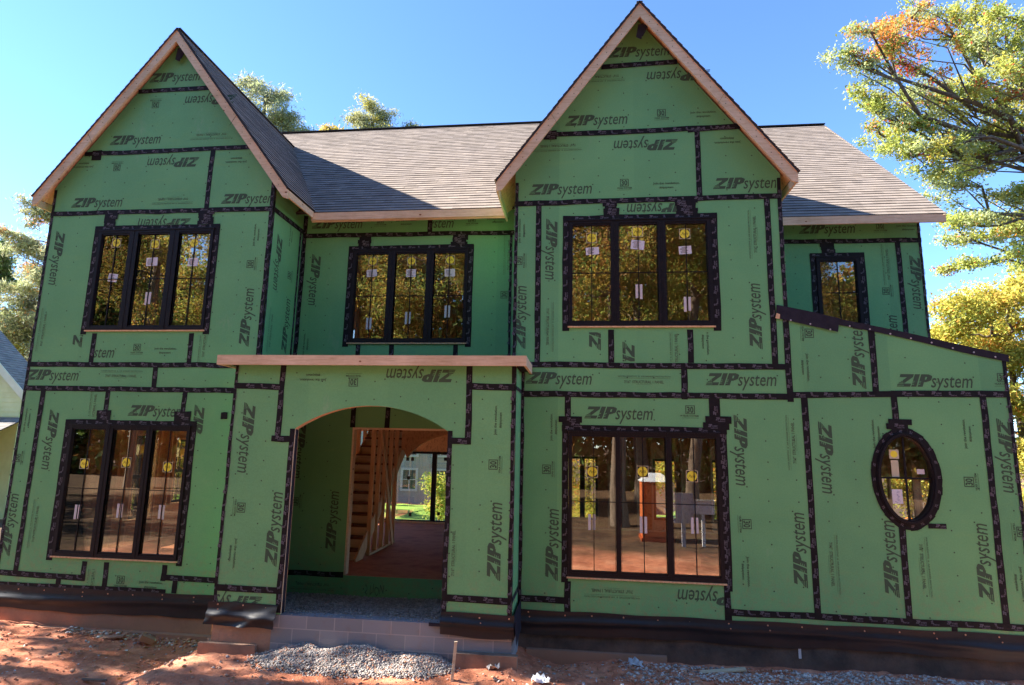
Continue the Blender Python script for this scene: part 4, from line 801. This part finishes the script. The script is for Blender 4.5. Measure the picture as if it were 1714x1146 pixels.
# fallen leaves
def leaf_cards(P, size, flat=False, wd=.45):
    n_ = len(P); P = np.asarray(P); a = rng.normal(size=(n_, 3)); 
    if flat: a[:, 2] *= .25
    a /= np.linalg.norm(a, axis=1)[:, None]; b = np.cross(a, rng.normal(size=(n_, 3)) if not flat else np.array([0, 0, 1.])+rng.normal(size=(n_, 3))*.3); b /= np.linalg.norm(b, axis=1)[:, None]+1e-9
    s_ = size*rng.uniform(.6, 1.4, (n_, 1)); V = np.stack([P-a*s_, P+b*s_*wd, P+a*s_, P-b*s_*wd], 1).reshape(-1, 3); return V, np.arange(n_*4).reshape(-1, 4)
P = []
for i in range(1500):
    x, y = random.uniform(-9.8, 7), random.uniform(-3.4, -.1)
    if x < 0 and random.random() < .6: continue
    if -5.2 < x < -1 and y > -1: continue
    P.append((x, y, ground_z(x, y)+.015))
V, F = leaf_cards(P, .028, True); tag(np_mesh('leaf_litter', V, F, rng.integers(0, 3, len(F)), ['dead_leaf', 'rubble_pale', 'leaf_brown']), 'dry brown leaves and splinters scattered on the clay', 'leaf litter', kind='stuff')

# ---- small things in front
def tilt_box(name, c, dims, rot, m_, label, cat):
    mb = MB(m_); x, y, z = dims; mb.box(-x/2, x/2, -y/2, y/2, -z/2, z/2)
    o = mb.build(name); bm = o.modifiers.new('b', 'BEVEL'); bm.width = .003; o.location = c; o.rotation_euler = rot; return tag(o, label, cat)
mb = MB('lumber'); mb.prism([(-.018, -.35), (.0, -.40), (.018, -.35), (.02, .27), (-.017, .265)], -.012, .012); o = mb.build('wooden_stake'); o.location = (-1.60, -1.38, .26); o.rotation_euler = (.05, R(4), .2)
tag(o, 'short wooden stake driven in the ground right of the gravel heap', 'stake')
for i, (x, y, l, a, lab) in enumerate([(-7.35, -.12, .5, .05, 'grey board scrap lying along the left foundation'), (-6.72, -.10, .26, .7, 'broken block lump leaning at the left foundation'), (-6.3, -1.75, .75, -.25, 'dark weathered stick half sunk in the clay by the left wing'), (1.9, -.35, .6, .02, 'thin board offcut lying in rubble below the large right window')]):
    d_ = ((l, .09, .02), (l*.8, .12, .08), (l, .03, .022), (l, .07, .02))[i]; tilt_box(('board_scrap', 'block_lump', 'stick', 'board_scrap')[i], (x, y, ground_z(x, y)+(.02, .09, .02, .03)[i]), d_, (.15, -.12 if i != 1 else .5, a), ('stem', 'footing', 'bark', 'lumber')[i], lab, ('scrap', 'rubble lump', 'stick', 'scrap')[i])
def crumple(name, c, s_, m_, label, cat, seed):
    r_ = np.random.default_rng(seed); V = []; n_ = 7
    for j in range(n_):
        for i in range(n_): V.append(((i/6-.5)*s_+r_.normal()*s_*.06, (j/6-.5)*s_*.7+r_.normal()*s_*.06, abs(r_.normal())*s_*.22))
    F = [(j*n_+i, j*n_+i+1, (j+1)*n_+i+1, (j+1)*n_+i) for j in range(n_-1) for i in range(n_-1)]
    o = np_mesh(name, V, F, np.zeros(len(F)), [m_]); o.location = (c[0], c[1], ground_z(*c)+.005); return tag(o, label, cat)
crumple('crumpled_paper', (3.0, -1.05), .10, 'white', 'small white crumpled paper on the rubble below the right wing', 'paper', 1)
crumple('plastic_scrap', (-.52, -1.1), .22, 'loo_roof', 'pale bluish plastic scrap on the clay left of the rubble', 'plastic scrap', 2)
crumple('plastic_wrapper', (.75, -.22), .20, 'foam', 'grey-blue plastic wrapper against the stem wall', 'plastic scrap', 3)
crumple('cardboard_scrap', (-1.15, -1.0), .16, 'rubble_pale', 'torn tan cardboard scrap beside the porch footing corner', 'cardboard', 4)
mb = MB('lumber'); mb.tube([(-3.05, -1.62, .14), (-2.98, -1.6, .22), (-2.9, -1.6, .235), (-2.84, -1.62, .17), (-2.82, -1.63, .12)], [.006]*5, 5); tag(mb.build('bent_root'), 'thin bent pale root looping out of the clay before the gravel heap', 'root')
mb = MB('white'); mb.box(3.00, 3.035, -.012, .001, .14, .28); tag(mb.build('plastic_strip'), 'small upright white strip stuck on the stem wall below the membrane', 'plastic strip')

# ================================================================== THINGS SEEN IN REFLECTION (behind the photographer)
lo = tag(empty('portable_toilet', (2.6, -12.95, ground_z(2.6, -12.95))), 'orange portable toilet with a pale roof, mirrored in the large right window', 'portable toilet')
mb = MB('orange', 'orange_dark'); mb.box(-.5, .5, -.5, .5, .12, 2.02, 'orange')
for x in (-.5, .47): mb.box(x-.01, x+.04, .49, .53, .12, 2.02, 'orange_dark')
for x in (-.3, -.1, .1, .3): mb.box(x-.02, x+.02, .50, .515, .9, 1.9, 'orange_dark')
mb.build('cabin', lo); mb = MB('orange'); mb.box(-.36, .36, .516, .55, .18, 1.92); d = mb.build('door', lo); mb = MB('white_grey'); mb.box(.22, .3, .551, .575, 1.0, 1.14); mb.build('handle', d)
mb = MB('loo_roof'); b = [(-.55, -.55, 2.02), (.55, -.55, 2.02), (.55, .55, 2.02), (-.55, .55, 2.02)]; t_ = [(-.2, -.2, 2.3), (.2, -.2, 2.3), (.2, .2, 2.3), (-.2, .2, 2.3)]
for i in range(4): mb.poly([b[i], b[(i+1) % 4], t_[(i+1) % 4], t_[i]])
mb.poly(t_); mb.poly(list(reversed(b))); mb.build('roof', lo)
mb = MB('orange_dark'); mb.box(-.55, .55, -.55, .55, 0, .12); mb.build('skid_base', lo)
pb = tag(empty('permit_box', (4.03, -11.9, ground_z(4, -11.9))), 'white box on a single white post, mirrored in the large right window', 'permit box')
mb = MB('white'); mb.box(-.05, .05, -.05, .05, -.3, 1.05); mb.build('post', pb); mb = MB('white'); mb.box(-.36, .36, -.14, .14, 1.05, 1.5); mb.poly([(-.4, -.2, 1.5), (.4, -.2, 1.5), (.4, .2, 1.5), (-.4, .2, 1.5)]); bx_ = mb.build('box', pb)
ub = tag(empty('utility_board', (3.35, -11.7, ground_z(3.3, -11.7))), 'upright white panel board on a post, mirrored left of the white box', 'utility board')
mb = MB('white_grey'); mb.box(-.06, .06, -.06, .06, -.3, 1.7); mb.build('post', ub); mb = MB('white_grey'); mb.box(-.32, .32, .061, .10, .75, 1.72); mb.build('panel', ub)

# ================================================================== NEIGHBOURS
def clap(mb, x0, x1, y, z0, z1, m_, sp=.18, top=None):
    z = z0
    while z < z1:
        a, b = (x0, x1) if top is None else top(z)
        if b > a: mb.poly([(a, y-.02, z), (b, y-.02, z), (b, y, min(z+sp, z1)), (a, y, min(z+sp, z1))], m_); mb.poly([(a, y, z), (b, y, z), (b, y-.02, z), (a, y-.02, z)], m_)
        z += sp
nb = tag(empty('neighbour_house', (-28, 16, 0)), 'pale yellow sided house with grey roofs beyond the left wall', 'house'); nbi = Matrix.Translation((28, -16, 0))
def npart(o, root=nb, inv=nbi): o.parent = root; o.matrix_parent_inverse = inv; return o
zr = lambda x: 5.90-.895*(x+23.3)
mb = MB('siding'); mb.prism([(-34, -.6), (-22.3, -.6), (-22.3, zr(-22.3)-.2), (-28.1, zr(-28.1)-.2), (-34, zr(-22.2)-.2)], 12.3, 12.5, 'siding'); clap(mb, -34, -22.3, 12.3, 3.5, 10.0, 'siding', .19, lambda z: (-34+max(0, (z-4.8))/.895, min(-22.3, -23.3-(z+.2-5.9)/.895))); clap(mb, -34, -22.3, 12.29, -.5, 2.3, 'siding')
mb.box(-34, -22.2, 12.5, 20, -.6, 4.2); w_ = npart(mb.build('wall'))
mb = MB('shingle_grey', 'drip_edge', 'trim'); L_ = math.hypot(5.9, 5.9*.895)
cx_ = -28.1; th = math.atan(.895); courses(mb, (-22.0, 12.0, zr(-22.0)), (0, 1, 0), (-math.cos(th), 0, math.sin(th)), 6.1/math.cos(th), lambda v: 0, lambda v: 1.4, 'shingle_grey', .16)
deck(mb, [(-22.0, 12.0, zr(-22)), (-22.0, 13.4, zr(-22)), (cx_, 13.4, zr(cx_)), (cx_, 12, zr(cx_))]); deck(mb, [(-34.2, 12.0, zr(-22)), (-34.2, 13.4, zr(-22)), (cx_, 13.4, zr(cx_)), (cx_, 12, zr(cx_))])
npart(mb.build('main_roof')); mb = MB('trim'); mb.prism([(-21.95, zr(-21.95)), (-28.1, zr(-28.1)), (-28.1, zr(-28.1)-.36), (-21.95, zr(-21.95)-.36)], 11.96, 12.0, 'trim'); npart(mb.build('rake_board'))
mb = MB('shingle_grey', 'drip_edge'); courses(mb, (0, 9.6, 2.35), (1, 0, 0), (0, .9, .436), 3.0, lambda v: -34, lambda v: -21.9, 'shingle_grey', .16); deck(mb, [(-34, 9.6, 2.35), (-21.9, 9.6, 2.35), (-21.9, 12.3, 3.66), (-34, 12.3, 3.66)]); npart(mb.build('porch_roof'))
mb = MB('trim'); mb.box(-34, -21.9, 9.5, 9.6, 2.18, 2.36); npart(mb.build('gutter')); mb = MB('trim')
mb.prism([rect(-24.6, -22.9, .3, 1.9), rect(-24.4, -23.1, .5, 1.7)], 12.2, 12.27, 'trim'); f_ = npart(mb.build('window')); mb = MB('window_dark'); mb.box(-24.4, -23.1, 12.25, 12.26, .5, 1.7); q_ = mb.build('glass_pane'); q_.parent = f_
mb = MB('trim'); mb.prism([(-24.3, 5.1), (-23.5, 5.1), (-24.3, 5.7)], 12.2, 12.28, 'trim'); npart(mb.build('gable_vent'))
for i in range(3): mb = MB('trim'); mb.box(-32+i*4.6, -31.8+i*4.6, 9.7, 9.9, -.6, 2.2); npart(mb.build('porch_post'))
# wall with a window lives on the side facing the building site too
# grey house behind, seen through the rear glass door
rb = tag(empty('rear_house', (-13, 38, -1.6)), 'grey two-storey house seen through the open hall and rear glass door', 'house'); rbi = Matrix.Translation((13, -38, 1.6))
wins = [(x, x+1.1, z, z+1.5) for x in (-18.3, -15.9, -13.55, -11.2, -8.8) for z in (-.55, 2.0)]
mb = MB('siding_grey'); mb.prism([rect(-20, -7, -2.2, 5)]+[rect(*q) for q in wins], 36, 36.2, 'siding_grey'); clap(mb, -20, -7, 36, 1.15, 1.5, 'siding_grey'); mb.box(-20, -7, 36.2, 44, -2.2, 4.98); npart(mb.build('wall'), rb, rbi)
for a, b, c, d in wins:
    mb = MB('white'); mb.prism([rect(a-.12, b+.12, c-.12, d+.12), rect(a+.05, b-.05, c+.05, d-.05)], 35.92, 36.0, 'white'); mb.box((a+b)/2-.03, (a+b)/2+.03, 35.94, 35.99, c, d); mb.box(a, b, 35.94, 35.99, (c+d)/2-.03, (c+d)/2+.03); f_ = npart(mb.build('window'), rb, rbi)
    q = MB('window_dark'); q.box(a, b, 36.0, 36.02, c, d); q.build('glass_pane', f_)
mb = MB('shingle_grey'); mb.prism([(-20.5, 4.9), (-6.5, 4.9), (-8.5, 8), (-18.5, 8)], 35.6, 44.5, 'shingle_grey'); npart(mb.build('roof'), rb, rbi)

# ================================================================== TREES
def bezier(p0, p1, sag, n_=6, wob=.12):
    p0, p1 = Vector(p0), Vector(p1); L_ = (p1-p0).length; out = []
    for i in range(n_+1):
        t_ = i/n_; p = p0.lerp(p1, t_); p.z += sag*L_*math.sin(math.pi*t_); 
        if 0 < i < n_: p += Vector([random.gauss(0, wob*L_/n_) for _ in range(3)])
        out.append(p)
    return out
def tree(name, label, cat, base, trunk_top, tr, blobs, mats, weights, leaves, lsize, group=None, lean=None, clump=.32, limb=1.0, needle=False):
    """blobs: (x,y,z,r[,matkey]); trunk from base to trunk_top; limbs run to every blob, twigs fill it, leaf clumps sit on twigs"""
    root = tag(empty(name, base), label, cat, group); bx, by, bz = base; off = Vector(base); mb = MB('bark')
    tp = bezier(Vector(base)-Vector((0, 0, .6)), trunk_top, 0, 9, .045); mb.tube([p-off for p in tp], [tr*(1.15-.75*i/9)*(1.3 if i == 0 else 1) for i in range(10)], 10); mb.build('trunk', root, True)
    lb = MB('bark'); C, W = [], []
    for bl in blobs:
        c = Vector(bl[:3]); r_ = bl[3]; cand = [p for p in tp if p.z < c.z+.5] or tp[:3]; s_ = min(cand, key=lambda p: (p-c).length+abs(p.z-c.z)*.3)
        ln_ = (c-s_).length; pts = bezier(s_, c, random.uniform(-.08, .1), 6, .22); rr = min(tr*.5, .018*ln_+.02)*limb; lb.tube([p-off for p in pts], [rr*(1-.78*i/6) for i in range(7)], 6)
        for k in range(max(5, int(r_*7))):
            v = Vector([random.gauss(0, 1) for _ in range(3)]).normalized()*r_*random.uniform(.55, 1.12); v.z *= .78; st = pts[random.choice((3, 4, 5, 6))]; e_ = c+v
            tw = bezier(st, e_, random.uniform(-.08, .08), 3, .2); lb.tube([p-off for p in tw], [rr*.3, rr*.2, rr*.12, rr*.05], 4)
            for u_ in (.55, .8, 1.0): C.append(tuple(st.lerp(e_, u_))); W.append(len(bl) > 4 and bl[4] or None)
    lb.build('limb', root, True)
    C = np.array(C); n_c = len(C); per = leaves//n_c; P = np.repeat(C, per, 0)+rng.normal(size=(n_c*per, 3))*clump*np.array([1, 1, .62])
    V, F = leaf_cards(P-np.array(base), lsize*(1.5 if 'pine' in name else 1), wd=.16 if 'pine' in name else .45); base_mi = rng.choice(len(mats), n_c, p=weights)
    for i, w0 in enumerate(W):
        if w0 and w0 in mats and random.random() < .8: base_mi[i] = mats.index(w0)
    mi = np.repeat(base_mi, per); sw_ = rng.random(len(mi)) < .3; mi[sw_] = rng.choice(len(mats), sw_.sum(), p=weights)
    np_mesh('crown', V, F, mi, mats, root); return root
def ball(cx, cy, cz, rx, rz, n_, r0, r1):
    out = []
    for _ in range(n_):
        v = Vector([random.gauss(0, 1) for _ in range(3)]).normalized()*random.uniform(.3, 1)**.6; out.append((cx+v.x*rx, cy+v.y*rx, cz+v.z*rz, random.uniform(r0, r1)))
    return out
OAK = [(11.8, 14.3, 20.0, 1.1, 'leaf_orange'), (10.8, 15.0, 19.4, .7, 'leaf_grey'), (13.2, 15.9, 20.0, .8, 'leaf_red'), (14.6, 16.4, 22.1, 1.2, 'leaf_orange'), (16.4, 17.2, 22.8, 1.4), (17.3, 14.8, 20.7, 1.1, 'leaf_olive'), (16.4, 15.5, 20.4, .8), (12.0, 16.1, 17.8, 1.0), (14.1, 16.9, 19.0, 1.2), (16.4, 17.7, 19.6, 1.4), (16.8, 15.2, 18.0, 1.5), (12.5, 15.7, 16.2, 1.1), (14.7, 16.5, 17.0, 1.5), (17.4, 17.5, 17.2, 1.9), (19.5, 18.3, 18.2, 1.4), (13.5, 15.3, 14.9, .9), (14.7, 16.3, 14.2, 1.0), (16.5, 17.0, 15.5, 1.3), (18.3, 17.8, 16.4, 1.3), (19.3, 19.1, 13.6, 1.1), (15.6, 16.0, 12.2, .9), (18.6, 16.9, 13.7, 1.0), (16.3, 17.5, 12.4, .9), (18.4, 18.4, 12.8, 1.2), (16.8, 19.2, 11.3, .7), (17.3, 16.5, 10.9, 1.0), (20.5, 17, 20, 1.8), (21.5, 18, 16, 2), (23, 19, 19, 2), (20, 19, 22, 2)]
tree('oak_tree', 'large oak turning orange and red reaching in from the right over the roof', 'tree', (24, 18, -.4), (24, 18, 15), .5, OAK, ['leaf_olive', 'leaf_green', 'leaf_grey', 'leaf_yellow', 'leaf_orange', 'leaf_red'], [.44, .06, .26, .20, .025, .015], 88000, .068, clump=.20, limb=.75)
BUSH = [(14.3, 13.9, 8.4, 1.0), (14.1, 15.0, 7.8, .9), (16.6, 16.3, 7.9, 1.2), (15.8, 14.0, 8.9, .9), (16.4, 15.5, 6.6, .9), (15.8, 16.3, 7.2, 1.0), (15.9, 14.7, 4.7, .9), (16.9, 16.1, 3.0, .9), (17.6, 17.6, 1.1, .9), (14.5, 15, 6.2, .9), (15, 15, 5, .9), (15.5, 14, 2.5, 1), (18, 15, 6, 1.3), (18, 15, 3.5, 1.3), (16, 15.5, 1, 1), (14.2, 14.6, 4, .9)]
tree('maple_tree', 'yellow-green tree growing beyond the sloping right wing', 'tree', (17, 16, -.4), (16.4, 15.6, 7.5), .2, BUSH, ['leaf_yellow', 'leaf_gold', 'leaf_olive', 'leaf_orange'], [.5, .14, .30, .06], 80000, .064, clump=.30)
LEFT = [(-35.3, 23.9, 17.1, 1.3), (-37.4, 24.9, 15.8, 1.2), (-37.3, 26.1, 14.6, 1.6), (-36.9, 24.6, 12.1, 1.6), (-36.2, 25.8, 11.1, 1.6), (-38.3, 26.8, 9.7, 1.8), (-34.7, 24.7, 12.9, 1.3), (-38.2, 25.7, 10.3, 1.4), (-36.7, 27.1, 9.3, 1.6), (-34, 25.5, 15, 1.3), (-33.5, 25, 10.5, 1.5), (-35, 26, 8, 1.6), (-33, 25.5, 17.5, 1.2)]
tree('pine_tree', 'loose pale pine beside the left gable wall', 'tree', (-34, 26, -.5), (-34.5, 25.5, 17), .3, LEFT, ['needle_pale', 'needle', 'leaf_orange', 'leaf_grey'], [.46, .26, .06, .22], 42000, .11, clump=.30)
LEFT2 = [(-40, 27.5, 9.2, 1.7), (-37, 27, 8.2, 1.6), (-34.5, 27, 7.4, 1.5), (-32, 27.5, 8, 1.6), (-42, 28, 8, 2), (-38.5, 28, 10.5, 1.5)]
tree('maple_tree', 'yellow-green tree behind the neighbour roof at the far left', 'tree', (-37, 28, -.5), (-37, 28, 8), .25, LEFT2, ['leaf_yellow', 'leaf_olive', 'leaf_gold'], [.4, .4, .2], 26000, .11, clump=.4)
CED = [(-42.5, 28.2, 16.6, .9), (-42.7, 28.4, 15.4, 1.2), (-42.5, 28.6, 14.0, 1.4), (-43, 28.5, 12, 1.8), (-43, 28.5, 10, 2)]
tree('cedar_tree', 'dark evergreen at the left picture edge', 'tree', (-43, 28.5, -.5), (-42.8, 28.4, 16.5), .25, CED, ['leaf_green', 'needle'], [.7, .3], 18000, .11, clump=.32)
P1 = [(-21.1, 23.2, 25.0, 1.1), (-19.5, 23.4, 24.5, 1.0), (-18.5, 23.7, 23.5, 1.0), (-18.9, 23.8, 22.6, 1.1), (-20.9, 23.4, 23.7, 1.1), (-20.1, 23.7, 22.6, 1.1), (-17.3, 24.1, 22.0, .4), (-20, 23.6, 20.5, 1.6), (-21.8, 23.6, 21.5, 1.3)]
tree('pine_tree', 'tall pine crown rising behind the left gable roof', 'tree', (-20, 23.8, -.8), (-20, 23.7, 24.4), .32, P1, ['needle', 'needle_pale', 'leaf_grey'], [.30, .46, .24], 19000, .09, clump=.30, limb=.7)
P2 = [(-16.8, 30.5, 27.0, .9), (-15.6, 30.6, 27.5, 1.1), (-14.5, 30.8, 26.9, .9), (-16.1, 30.7, 26.0, 1.2), (-14.4, 30.8, 25.6, .9), (-15.5, 30.7, 24, 1.6)]
tree('pine_tree', 'rounded pine top above the middle of the main ridge', 'tree', (-15.6, 30.7, -1.2), (-15.6, 30.7, 26.6), .32, P2, ['needle_pale', 'needle', 'leaf_yellow'], [.55, .25, .2], 13000, .09, clump=.30, limb=.7)
P3 = [(-12.7, 31.1, 26.0, .45), (-12.2, 31, 25.6, .4), (-12.8, 31, 24.8, .8)]
tree('pine_tree', 'small dark pine tip just above the ridge right of the rounded one', 'tree', (-12.7, 31.1, -1.2), (-12.7, 31.1, 25.8), .22, P3, ['needle', 'leaf_grey'], [.7, .3], 5000, .09, clump=.28, limb=.7)
P4 = [(-18.6, 30.4, 25.8, .5), (-18.7, 30.4, 24.6, .9)]
tree('maple_tree', 'tiny yellow treetop above the ridge between the two pines', 'tree', (-18.6, 30.4, -1.2), (-18.6, 30.4, 25.4), .22, P4, ['leaf_yellow', 'leaf_gold'], [.7, .3], 4000, .09, clump=.25, limb=.7)
# foliage outside the rear windows
for i, (x, y, lab) in enumerate([(.3, 17.5, 'yellow-leaved tree outside the rear window behind the large right window'), (4.6, 16, 'yellow-leaved tree farther right outside the rear windows'), (-6.95, 20.5, 'green shrubby tree outside the rear glass door'), (15.5, 22, 'yellow-leaved tree seen through the oval window')]):
    g_ = ground_z(x, y); mt = (['leaf_yellow', 'leaf_gold', 'leaf_orange', 'leaf_olive'], [.4, .3, .1, .2]) if i != 2 else (['leaf_olive', 'leaf_yellow', 'grass_green'], [.5, .3, .2])
    tree('maple_tree' if i != 2 else 'shrub_tree', lab, 'tree', (x, y, g_), (x, y, g_+(4.5 if i != 2 else 2.2)), .12, ball(x, y, g_+(3.2 if i != 2 else 1.5), 2.4 if i != 2 else .6, 2.6 if i != 2 else 1.1, 22 if i != 2 else 7, .7 if i != 2 else .4, 1.1 if i != 2 else .6), *mt, 20000 if i != 2 else 3500, .07, clump=.3)
# the wood across the road, mirrored in the panes
ref = [(1.6, -16.4, 21, .30, 'with a thick pale trunk, mirrored left in the large right window'), (4.9, -18.6, 22, .26, 'with a slim grey trunk, mirrored right in the large right window'), (-3.5, -24, 20, .35, 'standing behind the photographer, opposite the arched porch'), (-9, -22, 19, .33, 'mirrored in the right pane of the middle upper window'), (-15, -25, 21, .38, 'mirrored in the left pane of the middle upper window'), (-22, -24, 20, .35, 'mirrored in the right pane of the upper left window'), (-29, -27, 22, .4, 'mirrored in the middle pane of the upper left window'), (9.5, -23, 21, .36, 'mirrored in the right pane of the right gable window'), (15, -26, 21, .38, 'mirrored in the narrow upper right window'), (3.5, -27, 23, .38, 'mirrored in the middle pane of the right gable window'), (21, -25, 20, .36, 'standing behind the photographer, farthest to the right')]
for i, (x, y, h, tr, lab) in enumerate(ref):
    g_ = ground_z(x, y); lo_ = 8 if i < 2 else 3.5
    bl = ball(x, y, g_+(h+lo_)/2, 3.6, (h-lo_)/2, 34, .9, 1.5); mts = [(['leaf_gold', 'leaf_brown', 'leaf_olive', 'leaf_green'], [.30, .34, .16, .2]), (['leaf_gold', 'leaf_olive', 'leaf_brown', 'leaf_green'], [.22, .28, .25, .25])][i % 2]
    tree('hardwood_tree', 'autumn hardwood tree '+lab, 'tree', (x, y, g_), (x+random.uniform(-.5, .5), y, g_+h*.85), tr, bl, *mts, 34000, .085, group='wood across the road, seen mirrored in the windows', clump=.42)
# trees to the left of the site that dapple the front yard
for i, (x, y, h, lab) in enumerate([(-21, -1.4, 19, 'tree left of the site throwing dappled shade, nearest the front yard'), (-33, -11, 17, 'tree left of the yard, second from the front yard'), (-37, -16, 18, 'tree left of the yard, third from the front yard'), (-33, -20.5, 17, 'tree left of the yard, farthest from the house')]):
    g_ = ground_z(x, y); tree('hardwood_tree', 'autumn '+lab, 'tree', (x, y, g_), (x, y, g_+h*.8), .3, ball(x, y, g_+h*.58, 3.3, h*.36, 32, .9, 1.4), ['leaf_olive', 'leaf_gold', 'leaf_green'], [.4, .3, .3], 5500, .17, group='trees left of the site, shading the front yard', clump=.5)

# the far wood behind those trees: one mass nobody could count
n_ = 300000; P = np.stack([rng.uniform(-75, 60, n_), rng.uniform(-52, -36, n_), rng.random(n_)**.8*27-1], 1)
keep = P[:, 2] < 20+5*np.sin(P[:, 0]*.23)+3*np.sin(P[:, 0]*.71+P[:, 1]); V, F = leaf_cards(P[keep], .36)
tag(np_mesh('far_wood', V, F, rng.choice(4, len(F), p=[.42, .13, .12, .33]), ['leaf_brown', 'leaf_gold', 'leaf_olive', 'leaf_green']), 'distant autumn wood across the road, seen only mirrored in the windows', 'wood', kind='stuff')
